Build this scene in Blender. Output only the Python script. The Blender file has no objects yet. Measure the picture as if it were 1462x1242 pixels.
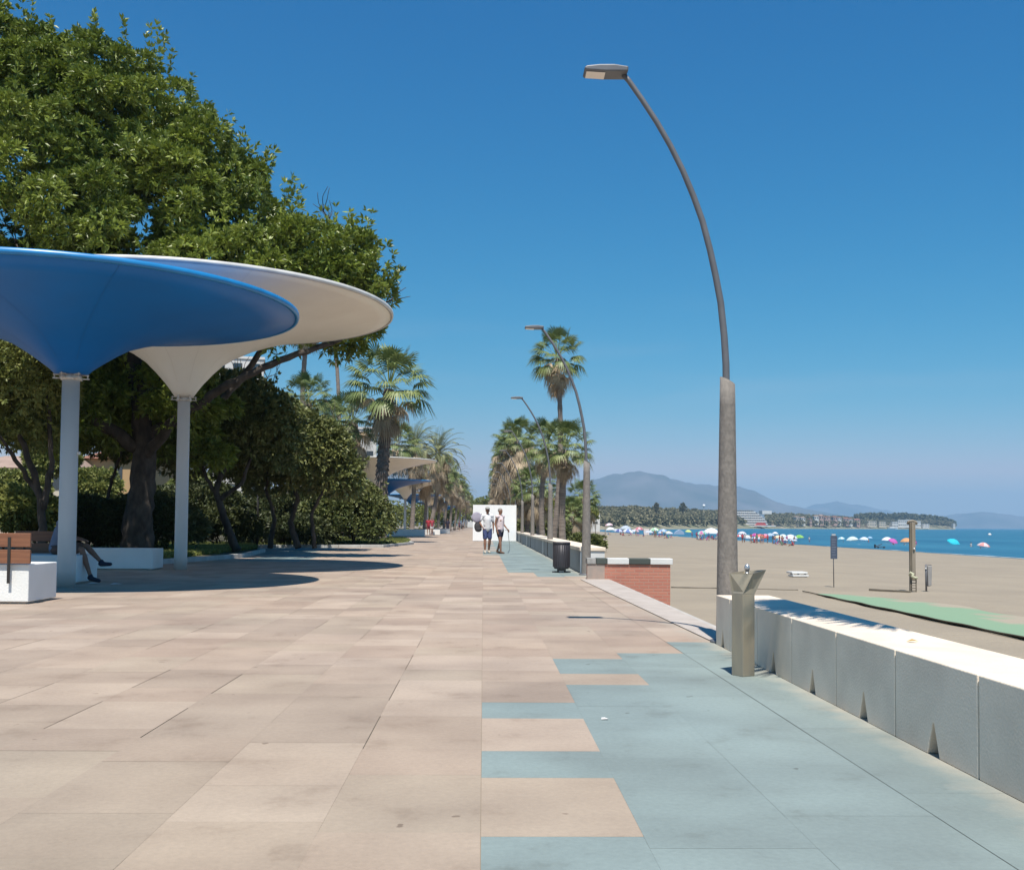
import bpy, bmesh, math, random
import numpy as np
from mathutils import Vector, Matrix, Euler
random.seed(7); rng = np.random.default_rng(7)
R = math.radians
scene = bpy.context.scene
col = scene.collection

# ------------------------------------------------------------------ camera
F = 1500.0; W0, H0 = 1462.0, 1242.0
CH = 1.15
yaw, pitch, roll = R(-1.57), R(2.2), R(-0.5)
cam_d = bpy.data.cameras.new('camera'); cam = bpy.data.objects.new('camera', cam_d); col.objects.link(cam)
M = Matrix.Rotation(yaw, 3, 'Z') @ Matrix.Rotation(R(90) + pitch, 3, 'X') @ Matrix.Rotation(-roll, 3, 'Z')
cam.matrix_world = Matrix.Translation((0, 0, CH)) @ M.to_4x4()
cam_d.sensor_width = 36; cam_d.lens = 36 * F / W0
cam_d.clip_start = 0.05; cam_d.clip_end = 60000
RT, UP, FW = M @ Vector((1, 0, 0)), M @ Vector((0, 1, 0)), M @ Vector((0, 0, -1))
_d = Vector((0, 1, 0)); _u = _d.dot(RT) / _d.dot(FW) * F; _v = -_d.dot(UP) / _d.dot(FW) * F
CX, CY = 690 - _u, 748 - _v
cam_d.shift_x = (W0 / 2 - CX) / W0; cam_d.shift_y = (CY - H0 / 2) / W0
scene.camera = cam

def ray(px, py): return (FW + RT * ((px - CX) / F) - UP * ((py - CY) / F))
def P(px, py, Y):                       # the point at distance Y along the promenade
    d = ray(px, py); k = Y / d.y
    return Vector((d.x * k, Y, CH + d.z * k))
def G(px, py, z=0.0):
    d = ray(px, py); k = (z - CH) / d.z
    return Vector((d.x * k, d.y * k, z))
def bz(x, y=0): return -0.9 if x < 14 else -0.9 - (x - 14) * 1.35 / 47
def B(px, py):                          # the point of the beach seen at a pixel
    z = -0.9
    for _ in range(25):
        p = G(px, py, z); z = bz(p.x)
    return Vector((p.x, p.y, z))

# ------------------------------------------------------------------ materials
MATS = {}
def nt(m):
    m.use_nodes = True; return m.node_tree
def mat(name, c, rough=.7, c2=None, scale=3.0, bump=0.0, bscale=40.0, metal=0.0, detail=4.0, attr=False, trans=0.0, spec=.5, stretch=(1,1,1), contrast=(.35,.65), coord='Object'):
    if name in MATS: return MATS[name]
    m = bpy.data.materials.new(name); MATS[name] = m; t = nt(m); n, l = t.nodes, t.links
    b = n['Principled BSDF']; b.inputs['Roughness'].default_value = rough; b.inputs['Metallic'].default_value = metal
    b.inputs['Specular IOR Level'].default_value = spec
    tc = n.new('ShaderNodeTexCoord'); mp = n.new('ShaderNodeMapping'); mp.inputs['Scale'].default_value = stretch
    l.new(tc.outputs[coord], mp.inputs['Vector'])
    if not attr: c = tuple(x * .86 for x in c); c2 = c2 and tuple(x * .86 for x in c2)
    if c2 is None: c2 = tuple(x * .82 for x in c)
    mx = n.new('ShaderNodeMix'); mx.data_type = 'RGBA'
    mx.inputs['A'].default_value = (*c, 1); mx.inputs['B'].default_value = (*c2, 1)
    if attr:
        a = n.new('ShaderNodeAttribute'); a.attribute_name = 'tone'; l.new(a.outputs['Fac'], mx.inputs['Factor'])
    else:
        nz = n.new('ShaderNodeTexNoise'); nz.inputs['Scale'].default_value = scale; nz.inputs['Detail'].default_value = detail
        l.new(mp.outputs['Vector'], nz.inputs['Vector'])
        mr = n.new('ShaderNodeMapRange'); mr.inputs['From Min'].default_value = contrast[0]; mr.inputs['From Max'].default_value = contrast[1]
        l.new(nz.outputs['Fac'], mr.inputs['Value']); l.new(mr.outputs['Result'], mx.inputs['Factor'])
    l.new(mx.outputs['Result'], b.inputs['Base Color'])
    if bump > 0:
        nb = n.new('ShaderNodeTexNoise'); nb.inputs['Scale'].default_value = bscale; nb.inputs['Detail'].default_value = 5
        l.new(mp.outputs['Vector'], nb.inputs['Vector'])
        bp = n.new('ShaderNodeBump'); bp.inputs['Strength'].default_value = min(1, bump); bp.inputs['Distance'].default_value = .02 * max(1, bump)
        l.new(nb.outputs['Fac'], bp.inputs['Height']); l.new(bp.outputs['Normal'], b.inputs['Normal'])
    if trans > 0:
        tr = n.new('ShaderNodeBsdfTranslucent'); l.new(mx.outputs['Result'], tr.inputs['Color'])
        ms = n.new('ShaderNodeMixShader'); ms.inputs[0].default_value = trans
        l.new(b.outputs[0], ms.inputs[1]); l.new(tr.outputs[0], ms.inputs[2]); l.new(ms.outputs[0], n['Material Output'].inputs[0])
    return m

def sand_mat():
    m = mat('sand', (.35, .292, .215), .95, (.305, .255, .19), scale=.35, bump=3.0, bscale=4.5, detail=10, coord='Object')
    return m

def attr_mat(name, rough=.8):            # per-slab colour times stains
    m = bpy.data.materials.new(name); t = nt(m); n, l = t.nodes, t.links; b = n['Principled BSDF']
    b.inputs['Roughness'].default_value = rough
    a = n.new('ShaderNodeAttribute'); a.attribute_name = 'slab'
    tc = n.new('ShaderNodeTexCoord')
    def noise(scale, det, lo, hi, c0, c1, rgh=.5):
        nz = n.new('ShaderNodeTexNoise'); nz.inputs['Scale'].default_value = scale; nz.inputs['Detail'].default_value = det
        nz.inputs['Roughness'].default_value = rgh
        l.new(tc.outputs['Object'], nz.inputs['Vector'])
        mr = n.new('ShaderNodeMapRange'); mr.inputs['From Min'].default_value = lo; mr.inputs['From Max'].default_value = hi
        mr.inputs['To Min'].default_value = 0; mr.inputs['To Max'].default_value = 1
        l.new(nz.outputs['Fac'], mr.inputs['Value'])
        mx = n.new('ShaderNodeMix'); mx.data_type = 'RGBA'; mx.inputs['A'].default_value = (*c0, 1); mx.inputs['B'].default_value = (*c1, 1)
        l.new(mr.outputs['Result'], mx.inputs['Factor']); return mx.outputs['Result'], mr
    cur = a.outputs['Color']
    for args in ((1.1, 6, .35, .62, (1.07, 1.07, 1.06), (.86, .845, .835)), (.22, 3, .4, .6, (1.04, 1.03, 1.0), (.94, .95, .95)),
                 (34, 4, .25, .75, (1.08, 1.07, 1.06), (.9, .9, .9), .7), (4.5, 8, .62, .74, (1, 1, 1), (.74, .72, .70), .75),
                 (7.5, 2, .735, .76, (1, 1, 1), (.60, .57, .55)), (2.2, 5, .58, .7, (1, 1, 1), (.86, .84, .82), .65)):
        o, _ = noise(*args)
        mm = n.new('ShaderNodeMix'); mm.data_type = 'RGBA'; mm.blend_type = 'MULTIPLY'; mm.inputs['Factor'].default_value = 1
        l.new(cur, mm.inputs['A']); l.new(o, mm.inputs['B']); cur = mm.outputs['Result']
    # sand and grime trodden against the bench wall
    sx = n.new('ShaderNodeSeparateXYZ'); l.new(tc.outputs['Object'], sx.inputs[0])
    e = n.new('ShaderNodeMapRange'); e.inputs['From Min'].default_value = 1.95; e.inputs['From Max'].default_value = 2.5; l.new(sx.outputs['X'], e.inputs['Value'])
    dn = n.new('ShaderNodeTexNoise'); dn.inputs['Scale'].default_value = 3.2; dn.inputs['Detail'].default_value = 7; l.new(tc.outputs['Object'], dn.inputs['Vector'])
    a1 = n.new('ShaderNodeMath'); a1.operation = 'ADD'; l.new(e.outputs[0], a1.inputs[0]); l.new(dn.outputs['Fac'], a1.inputs[1])
    a2 = n.new('ShaderNodeMapRange'); a2.inputs['From Min'].default_value = .75; a2.inputs['From Max'].default_value = 1.25; a2.inputs['To Max'].default_value = .75; l.new(a1.outputs[0], a2.inputs['Value'])
    dm = n.new('ShaderNodeMix'); dm.data_type = 'RGBA'; dm.inputs['B'].default_value = (.37, .335, .27, 1); l.new(a2.outputs[0], dm.inputs['Factor']); l.new(cur, dm.inputs['A']); cur = dm.outputs['Result']
    l.new(cur, b.inputs['Base Color'])
    nb = n.new('ShaderNodeTexNoise'); nb.inputs['Scale'].default_value = 60; nb.inputs['Detail'].default_value = 4
    l.new(tc.outputs['Object'], nb.inputs['Vector'])
    bp = n.new('ShaderNodeBump'); bp.inputs['Strength'].default_value = .35; bp.inputs['Distance'].default_value = .006
    l.new(nb.outputs['Fac'], bp.inputs['Height']); l.new(bp.outputs['Normal'], b.inputs['Normal'])
    return m

# ------------------------------------------------------------------ mesh builder
class MB:
    def __init__(s): s.v = []; s.f = []; s.m = []; s.sm = []
    def add(s, vs, fs, m=0, smooth=False):
        k = len(s.v); s.v += [tuple(v) for v in vs]
        for f in fs: s.f.append([k + i for i in f]); s.m.append(m); s.sm.append(smooth)
    def box(s, x0, x1, y0, y1, z0, z1, m=0, ch=0.0):
        vs = [(x, y, z) for x in (x0, x1) for y in (y0, y1) for z in (z0, z1)]
        s.add(vs, [(0,1,3,2),(4,6,7,5),(0,4,5,1),(2,3,7,6),(0,2,6,4),(1,5,7,3)], m)
    def obox(s, c, sz, rot=None, m=0):
        rot = rot or Matrix.Identity(3); c = Vector(c)
        vs = [c + rot @ Vector((x * sz[0] / 2, y * sz[1] / 2, z * sz[2] / 2)) for x in (-1, 1) for y in (-1, 1) for z in (-1, 1)]
        s.add(vs, [(0,1,3,2),(4,6,7,5),(0,4,5,1),(2,3,7,6),(0,2,6,4),(1,5,7,3)], m)
    def tube(s, pts, rad, n=10, m=0, smooth=True, jit=0.0, caps=True):
        pts = [Vector(p) for p in pts]
        if not hasattr(rad, '__len__'): rad = [rad] * len(pts)
        vs = []; up = None
        for i, p in enumerate(pts):
            t = (pts[min(i + 1, len(pts) - 1)] - pts[max(i - 1, 0)]).normalized()
            if up is None: up = t.orthogonal().normalized()
            up = (up - t * up.dot(t)).normalized(); sd = t.cross(up)
            for j in range(n):
                a = 2 * math.pi * j / n; r = rad[i] * (1 + random.uniform(-jit, jit))
                vs.append(p + (up * math.cos(a) + sd * math.sin(a)) * r)
        fs = []
        for i in range(len(pts) - 1):
            for j in range(n): fs.append((i*n+j, i*n+(j+1) % n, (i+1)*n+(j+1) % n, (i+1)*n+j))
        s.add(vs, fs, m, smooth)
        if caps:
            k = len(s.v) - len(vs)
            s.f.append([k + j for j in range(n)][::-1]); s.m.append(m); s.sm.append(False)
            s.f.append([k + (len(pts)-1)*n + j for j in range(n)]); s.m.append(m); s.sm.append(False)
    def lathe(s, prof, n=32, c=(0,0,0), m=0, smooth=True, closed=False):
        vs = [(c[0] + r * math.cos(2*math.pi*j/n), c[1] + r * math.sin(2*math.pi*j/n), c[2] + z) for r, z in prof for j in range(n)]
        fs = []; L = len(prof)
        for i in range(L if closed else L - 1):
            i2 = (i + 1) % L
            for j in range(n): fs.append((i*n+j, i*n+(j+1) % n, i2*n+(j+1) % n, i2*n+j))
        s.add(vs, fs, m, smooth)
    def ell(s, c, r, n=12, m=0, rot=None):
        if not hasattr(r, '__len__'): r = (r, r, r)
        rot = rot or Matrix.Identity(3); c = Vector(c); vs = [c + rot @ Vector((0, 0, -r[2]))]; k = n // 2
        for i in range(1, k):
            th = -math.pi/2 + math.pi*i/k
            for j in range(n):
                a = 2*math.pi*j/n
                vs.append(c + rot @ Vector((r[0]*math.cos(th)*math.cos(a), r[1]*math.cos(th)*math.sin(a), r[2]*math.sin(th))))
        vs.append(c + rot @ Vector((0, 0, r[2]))); top = len(vs) - 1; fs = []
        for j in range(n):
            fs.append((0, 1 + (j+1) % n, 1 + j)); fs.append((top, 1 + (k-2)*n + j, 1 + (k-2)*n + (j+1) % n))
            for i in range(k - 2): fs.append((1+i*n+j, 1+i*n+(j+1) % n, 1+(i+1)*n+(j+1) % n, 1+(i+1)*n+j))
        s.add(vs, fs, m, True)
    def cap(s, a, b, ra, rb, n=12):        # tapered capsule, closed
        a, b = Vector(a), Vector(b); t = (b - a); L = t.length; t = t / L if L > 1e-6 else Vector((0,0,1))
        pts, rad = [], []
        for q in (-1, -.87, -.5): pts.append(a + t * ra * q); rad.append(max(.001, ra * math.sqrt(max(0, 1 - q*q))))
        pts.append(a); rad.append(ra); pts.append(b); rad.append(rb)
        for q in (.5, .87, 1): pts.append(b + t * rb * q); rad.append(max(.001, rb * math.sqrt(max(0, 1 - q*q))))
        s.tube(pts, rad, n)
    def prism(s, poly, y0, y1, m=0, plane='XZ'):
        k = len(poly)
        def v(p, d): return (p[0], d, p[1]) if plane == 'XZ' else ((d, p[0], p[1]) if plane == 'YZ' else (p[0], p[1], d))
        vs = [v(p, y0) for p in poly] + [v(p, y1) for p in poly]
        s.add(vs, [list(range(k)), list(range(k, 2*k))[::-1]] + [(i, i+k, (i+1) % k + k, (i+1) % k) for i in range(k)], m)
    def build(s, name, mats, parent=None, loc=None, bevel=0, recalc=True):
        me = bpy.data.meshes.new(name); me.from_pydata(s.v, [], s.f)
        if not isinstance(mats, (list, tuple)): mats = [mats]
        for m in mats: me.materials.append(m)
        me.polygons.foreach_set('material_index', s.m); me.polygons.foreach_set('use_smooth', s.sm)
        if recalc:
            bm = bmesh.new(); bm.from_mesh(me); bmesh.ops.recalc_face_normals(bm, faces=bm.faces)
            bm.to_mesh(me); bm.free()
        me.update()
        o = bpy.data.objects.new(name, me); col.objects.link(o)
        if parent: o.parent = parent
        if loc is not None: o.location = loc
        if bevel:
            md = o.modifiers.new('bevel', 'BEVEL'); md.width = bevel; md.segments = 2; md.limit_method = 'ANGLE'; md.angle_limit = R(40)
        return o

def npmesh(name, V, Fq, mats, tone=None, parent=None, smooth=False, attr='tone', colr=None, midx=None):
    me = bpy.data.meshes.new(name); V = np.asarray(V, dtype=np.float32); Fq = np.asarray(Fq, dtype=np.int32)
    nf, k = Fq.shape
    me.vertices.add(len(V)); me.vertices.foreach_set('co', V.ravel())
    me.loops.add(nf * k); me.loops.foreach_set('vertex_index', Fq.ravel())
    me.polygons.add(nf); me.polygons.foreach_set('loop_start', np.arange(0, nf * k, k, dtype=np.int32))
    me.polygons.foreach_set('use_smooth', np.full(nf, smooth))
    if midx is not None: me.polygons.foreach_set('material_index', np.asarray(midx, dtype=np.int32))
    for m in (mats if isinstance(mats, (list, tuple)) else [mats]): me.materials.append(m)
    if tone is not None:
        a = me.attributes.new('tone', 'FLOAT', 'POINT'); a.data.foreach_set('value', np.asarray(tone, dtype=np.float32))
    if colr is not None:
        a = me.attributes.new(attr, 'FLOAT_COLOR', 'POINT')
        c = np.ones((len(V), 4), dtype=np.float32); c[:, :3] = colr; a.data.foreach_set('color', c.ravel())
    me.update(calc_edges=True); me.validate()
    o = bpy.data.objects.new(name, me); col.objects.link(o)
    if parent: o.parent = parent
    return o

def tag(o, label=None, cat=None, group=None, kind=None):
    if label: o['label'] = label
    if cat: o['category'] = cat
    if group: o['group'] = group
    if kind: o['kind'] = kind
    return o
def empty(name, loc, rz=0, label=None, cat=None, group=None):
    o = bpy.data.objects.new(name, None); col.objects.link(o); o.location = loc; o.rotation_euler = (0, 0, rz)
    o.empty_display_size = .2
    return tag(o, label, cat, group)
def copy_tree(o, loc=None, rz=None, label=None, group=None, parent=None, scale=None):
    c = o.copy(); col.objects.link(c); c.parent = parent
    if loc is not None: c.location = loc
    if rz is not None: c.rotation_euler = (0, 0, rz)
    if scale is not None: c.scale = (scale,) * 3
    if label: c['label'] = label
    if group: c['group'] = group
    for ch in [x for x in KIDS.get(o.name, [])]:
        copy_tree(ch, parent=c)
    return c
KIDS = {}
def register(o):
    for x in bpy.data.objects:
        if x.parent: KIDS.setdefault(x.parent.name, [])
    KIDS.clear()
    for x in bpy.data.objects:
        if x.parent: KIDS.setdefault(x.parent.name, []).append(x)

# ------------------------------------------------------------------ world, sun
EXPF = 2 ** .35
SUN_EL = 64.5
wd = bpy.data.worlds.new('World'); scene.world = wd; wd.use_nodes = True; n, l = wd.node_tree.nodes, wd.node_tree.links
bg = n['Background']; sky = n.new('ShaderNodeTexSky'); sky.sky_type = 'NISHITA'; sky.sun_disc = False
sky.sun_elevation = R(SUN_EL); sky.sun_rotation = R(180); sky.altitude = 0; sky.air_density = 1.0; sky.dust_density = .3; sky.ozone_density = 3.0
hs = n.new('ShaderNodeHueSaturation'); hs.inputs['Saturation'].default_value = 1.18; hs.inputs['Hue'].default_value = .492
l.new(sky.outputs[0], hs.inputs['Color'])
sp = n.new('ShaderNodeSeparateColor'); cb = n.new('ShaderNodeCombineColor'); l.new(hs.outputs[0], sp.inputs[0])
for ch_, gam, a_, mx_ in (('Red', 2.45, 3.0 / EXPF, .50), ('Green', 1.05, .945 / EXPF, .52), ('Blue', .72, .92 / EXPF, .62)):   # the deep clear blue of the photograph's sky
    m1 = n.new('ShaderNodeMath'); m1.operation = 'MULTIPLY'; m1.inputs[1].default_value = .1; l.new(sp.outputs[ch_], m1.inputs[0])
    m2 = n.new('ShaderNodeMath'); m2.operation = 'POWER'; m2.inputs[1].default_value = gam; l.new(m1.outputs[0], m2.inputs[0])
    m3 = n.new('ShaderNodeMath'); m3.operation = 'MULTIPLY'; m3.inputs[1].default_value = a_ * 10; l.new(m2.outputs[0], m3.inputs[0])
    m4 = n.new('ShaderNodeMath'); m4.operation = 'MINIMUM'; m4.inputs[1].default_value = mx_ * 10; l.new(m3.outputs[0], m4.inputs[0]); l.new(m4.outputs[0], cb.inputs[ch_])
# a trace of thin cloud low over the horizon
tcw = n.new('ShaderNodeTexCoord'); mpw = n.new('ShaderNodeMapping'); mpw.inputs['Scale'].default_value = (3, 3, 22); mpw.inputs['Location'].default_value = (.3, .1, .4); l.new(tcw.outputs['Generated'], mpw.inputs['Vector'])
nw = n.new('ShaderNodeTexNoise'); nw.inputs['Scale'].default_value = 1.3; nw.inputs['Detail'].default_value = 7; l.new(mpw.outputs[0], nw.inputs['Vector'])
m5 = n.new('ShaderNodeMapRange'); m5.inputs['From Min'].default_value = .5; m5.inputs['From Max'].default_value = .8; m5.inputs['To Max'].default_value = .3; l.new(nw.outputs['Fac'], m5.inputs['Value'])
sz = n.new('ShaderNodeSeparateXYZ'); l.new(tcw.outputs['Generated'], sz.inputs[0])
m6 = n.new('ShaderNodeMapRange'); m6.inputs['From Min'].default_value = .24; m6.inputs['From Max'].default_value = .05; l.new(sz.outputs['Z'], m6.inputs['Value'])
m7 = n.new('ShaderNodeMath'); m7.operation = 'MULTIPLY'; l.new(m5.outputs[0], m7.inputs[0]); l.new(m6.outputs[0], m7.inputs[1])
mc = n.new('ShaderNodeMix'); mc.data_type = 'RGBA'; mc.inputs['B'].default_value = (4.2, 4.6, 5.2, 1); l.new(m7.outputs[0], mc.inputs['Factor']); l.new(cb.outputs[0], mc.inputs['A'])
l.new(mc.outputs['Result'], bg.inputs['Color'])
bg.inputs['Strength'].default_value = .1
sd = bpy.data.lights.new('sun', 'SUN'); so = bpy.data.objects.new('sun', sd); col.objects.link(so)
sd.energy = 5.0; sd.angle = R(.5); sd.color = (1, .945, .86); so.rotation_euler = (R(90 - SUN_EL), R(-0.9), 0); so.location = (0, -10, 40)
scene.view_settings.view_transform = 'Standard'; scene.view_settings.look = 'None'
scene.view_settings.exposure = .35
scene.cycles.max_bounces = 8; scene.cycles.transparent_max_bounces = 16; scene.cycles.volume_bounces = 1

# ------------------------------------------------------------------ materials used
white_paint = mat('white paint', (.78, .78, .76), .55, (.68, .68, .66), scale=1.5, bump=.2)
wall_white = mat('bench wall concrete', (.94, .79, .625), .8, (.80, .67, .53), scale=2.4, bump=.18, bscale=70, detail=8)
conc = mat('pale concrete', (.55, .51, .46), .9, (.44, .41, .37), scale=2.2, bump=.5, detail=8)
steel_col = mat('painted steel column', (.74, .70, .64), .45, (.66, .62, .57), scale=2.0, stretch=(1,1,.3))
lamp_metal = mat('lamp metal', (.165, .17, .185), .5, (.13, .135, .15), metal=.1, scale=4)
corten = mat('patterned sleeve metal', (.25, .225, .20), .8, (.205, .185, .165), scale=26, metal=0, stretch=(1,1,.5), bump=.4, bscale=45, contrast=(.42,.58))
lens_m = mat('lamp lens', (.95, .86, .78), .3, (.88, .8, .72))
bark = mat('bark', (.10, .08, .065), .95, (.045, .036, .03), scale=5, bump=1, bscale=14, stretch=(1,1,.5))
palm_bark = mat('palm bark', (.30, .25, .21), .95, (.17, .14, .12), scale=4, bump=1, bscale=10, stretch=(.6,.6,5))
palm_bark_b = mat('palm boot bark', (.24, .19, .155), .95, (.10, .08, .066), scale=7, bump=1, bscale=16)
leaf_ficus = mat('ficus leaves', (.07, .115, .016), .42, (.28, .33, .05), attr=True, trans=.16, spec=.5)
leaf_olive = mat('olive shrub leaves', (.055, .08, .02), .5, (.22, .23, .075), attr=True, trans=.1, spec=.4)
leaf_dark = mat('shade toned shrub leaves', (.03, .045, .014), .5, (.10, .11, .04), attr=True, trans=.08, spec=.3)  # leaf colour darkened to carry the shade under the trees
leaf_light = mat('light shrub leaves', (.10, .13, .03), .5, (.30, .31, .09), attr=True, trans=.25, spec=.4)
leaf_palm = mat('palm frond', (.075, .125, .035), .5, (.25, .29, .10), attr=True, trans=.2, spec=.5)
leaf_dry = mat('dry palm frond', (.24, .18, .12), .85, (.60, .48, .33), attr=True, trans=.12, spec=.2)
leaf_dgreen = mat('date palm leaf', (.12, .15, .055), .55, (.33, .33, .16), attr=True, trans=.15, spec=.4)
sand = sand_mat()
# ------------------------------------------------------------------ the ground
# base under the slabs (mortar)
HOR = 760
b = MB(); b.box(-70, 2.6, -6, 420, -1.6, -.006)
base = b.build('promenade_base', mat('dark joint mortar', (.30, .255, .20), .95)); tag(base, kind='structure')

def pave():
    # slabs of 0.6 m columns, each column alternating 0.8 / 0.5 m slabs with its own phase
    V, Q, C = [], [], []
    K1, K2 = np.array((.825, .81, .765)), np.array((.635, .655, .65))
    pinks = [(.455, .36, .30), (.43, .335, .28), (.485, .39, .33), (.445, .362, .30), (.405, .322, .27)]
    blue = (.335, .405, .405)
    x = 0.0; w = .605; per = 1.46
    cols_ = []
    i0 = -34
    phase = {0: 3.92, 1: 7.6, 2: 9.48 - .9, 3: 10.4 - .9, -1: 3.97, -2: 4.67}
    for c in range(i0, 4):
        xa = c * w; xb = xa + w if c < 3 else 2.6
        if xa > 2.6: break
        ph = phase.get(c, random.uniform(0, per))
        if c > 0 and c < 4: first_long = {1: False, 2: True, 3: True}[c]
        else: first_long = True
        k = int((ph + 6) / per) + 1; y = ph - k * per; lng = first_long
        while y < 300:
            if y < 90: L = (.9 if lng else .56)
            elif y < 160: L = 1.46
            else: L = 5.84
            y2 = y + L; ym = (y + y2) / 2; xm = (xa + xb) / 2
            if y < 90: lng = not lng
            # which slabs are blue
            isb = False
            if c == 3: isb = ym < 10.4
            elif c == 2: isb = ym < 9.48
            elif c == 1: isb = ym < 7.6 or 8.15 < ym < 9.1
            elif c == 0: isb = (ym < 3.9) or (L < .7 and y2 < 7.0)
            if c == 0 and 24 < ym: isb = 36 < ym < 75 and random.random() < .5
            if c == 1 and 25 < ym < 80: isb = True
            if c in (2, 3) and 23.5 < ym < 100: isb = True
            if c == 3 and 10.4 < ym < 23.5: isb = False
            if xm < -6.4 and 10.6 < ym < 14.2 : isb = random.random() < .75
            if xm < -5.5 - .1 * (ym - 34) and 31 < ym < 60: isb = random.random() < .8
            if isb: cc = np.array(blue) * random.uniform(.95, 1.04) * K2
            else:
                cc = np.array(random.choice(pinks)) * random.uniform(.96, 1.05) * K1
                g = min(1, max(0, (9 - ym) / 7)) * min(1, max(0, (-xm + .8) / 2))       # older greyer slabs near on the left
                cc = cc * (1 - .5 * g) + np.array((.27, .24, .185)) * .5 * g
                if xm > 2.4: cc = np.array((.40, .35, .29))
            gap = random.choice((.0004, .0008, .0022)) if y < 50 else .003
            gx = random.choice((.006, .004, .0008)) if (L > .7 and c <= 0) else .0006
            if isb: gap = .0003
            if c == 3: gx = .0045
            if c == 0 and ym < 14: gx = .003
            tz = random.uniform(-.0005, .0005)
            k0 = len(V)
            xs = (xa + gx, xb); ys = (y + gap, y2)
            for yy in ys:
                for xx in xs: V.append((xx, yy, tz)); C.append(cc)
            Q.append((k0, k0+1, k0+3, k0+2))
            y = y2
    o = npmesh('promenade', V, Q, attr_mat('promenade slabs'), colr=np.array(C), attr='slab'); tag(o, kind='structure')
pave()
# straw of white concrete edging beside the beach gap
b = MB()
e0, e1, e2, e3 = G(866, 826), G(1017, 899), G(1017, 918), G(840, 836)
b.prism([(2.05, 22.1), (2.66, 22.1), (2.60, 10.4), (2.28, 10.4)], .004, .014, plane='XY')
edge = b.build('concrete_edging', mat('white cement edging', (.53, .465, .41), .9, (.45, .39, .34), scale=3, bump=.6), bevel=.01); tag(edge, kind='structure')
b = MB(); b.box(2.602, 2.72, -6, 420, -2.0, -.01)
rw = b.build('retaining_wall', conc); tag(rw, kind='structure')

# town ground behind and beyond
b = MB(); b.add([(-900, -60, -.12), (-20.3, -60, -.12), (-20.3, 900, -.12), (-900, 900, -.12)], [(0,1,2,3)])
b.add([(-20.3, 299, -.05), (2.6, 299, -.05), (2.6, 900, -.05), (-20.3, 900, -.05)], [(0,1,2,3)])
o = b.build('ground', mat('town ground', (.22, .19, .15), .95, (.13, .13, .08), scale=.2)); tag(o, kind='structure')

# beach : one sheet, finer close to the camera
def beach():
    xs = np.concatenate([np.linspace(2.7, 20, 60), np.linspace(21, 95, 60)])
    ys = np.concatenate([np.linspace(-15, 60, 130), np.linspace(63, 300, 60), np.linspace(310, 900, 40)])
    X, Y = np.meshgrid(xs, ys); Z = np.where(X < 14, -.9, -.9 - (X - 14) * 1.35 / 47)
    from mathutils import noise as mn
    N = np.array([mn.noise(Vector((x * .35, y * .35, 0))) * .035 + mn.noise(Vector((x * 1.3, y * 1.3, 3))) * .014 for x, y in zip(X.ravel(), Y.ravel())]).reshape(X.shape)
    Z = Z + N * (X < 58)
    # sea edge bends a little
    V = np.stack([X.ravel(), Y.ravel(), Z.ravel()], 1); nx, ny = len(xs), len(ys)
    I = np.arange(nx * ny).reshape(ny, nx); Q = np.stack([I[:-1,:-1].ravel(), I[:-1,1:].ravel(), I[1:,1:].ravel(), I[1:,:-1].ravel()], 1)
    o = npmesh('beach', V, Q, sand, smooth=True); tag(o, kind='structure')
beach()

# sea
m = bpy.data.materials.new('sea water'); t = nt(m); n, l = t.nodes, t.links; bs = n['Principled BSDF']
tc = n.new('ShaderNodeTexCoord'); mp = n.new('ShaderNodeMapping'); mp.inputs['Scale'].default_value = (.05, .012, 1); l.new(tc.outputs['Object'], mp.inputs['Vector'])
nz = n.new('ShaderNodeTexNoise'); nz.inputs['Scale'].default_value = 1.0; nz.inputs['Detail'].default_value = 8; l.new(mp.outputs[0], nz.inputs['Vector'])
cr = n.new('ShaderNodeValToRGB'); cr.color_ramp.elements[0].position = .35; cr.color_ramp.elements[0].color = (.012, .095, .165, 1)
cr.color_ramp.elements[1].position = .68; cr.color_ramp.elements[1].color = (.03, .15, .225, 1); l.new(nz.outputs['Fac'], cr.inputs['Fac']); l.new(cr.outputs[0], bs.inputs['Base Color'])
bs.inputs['Roughness'].default_value = .35; bs.inputs['Specular IOR Level'].default_value = .25
mp2 = n.new('ShaderNodeMapping'); mp2.inputs['Scale'].default_value = (1.2, .5, 1); l.new(tc.outputs['Object'], mp2.inputs['Vector'])
nb = n.new('ShaderNodeTexNoise'); nb.inputs['Scale'].default_value = 1.0; nb.inputs['Detail'].default_value = 6; l.new(mp2.outputs[0], nb.inputs['Vector'])
bp = n.new('ShaderNodeBump'); bp.inputs['Strength'].default_value = .8; bp.inputs['Distance'].default_value = .25; l.new(nb.outputs['Fac'], bp.inputs['Height']); l.new(bp.outputs[0], bs.inputs['Normal'])
b = MB(); b.add([(55, -200, -2.23), (26000, -200, -2.23), (26000, 26000, -2.23), (55, 26000, -2.23)], [(0,1,2,3)])
o = b.build('sea', m); tag(o, kind='structure')

# foam line at the water's edge
b = MB(); pts = []
for i in range(400):
    y = 40 + i * 1.6; x = 60.2 + .9 * math.sin(y * .06) + .5 * math.sin(y * .21)
    pts.append((x, y))
vs = [(x - .25 - .2 * math.sin(y), y, bz(x - .25) + .045) for x, y in pts] + [(x + .5 + .3 * math.sin(y * .7), y, -2.2) for x, y in pts]
N_ = len(pts); b.add(vs, [(i, i + N_, i + 1 + N_, i + 1) for i in range(N_ - 1)])
o = b.build('surf', mat('surf foam', (.6, .66, .66), .6, (.35, .42, .42), scale=2)); tag(o, kind='structure')

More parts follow.
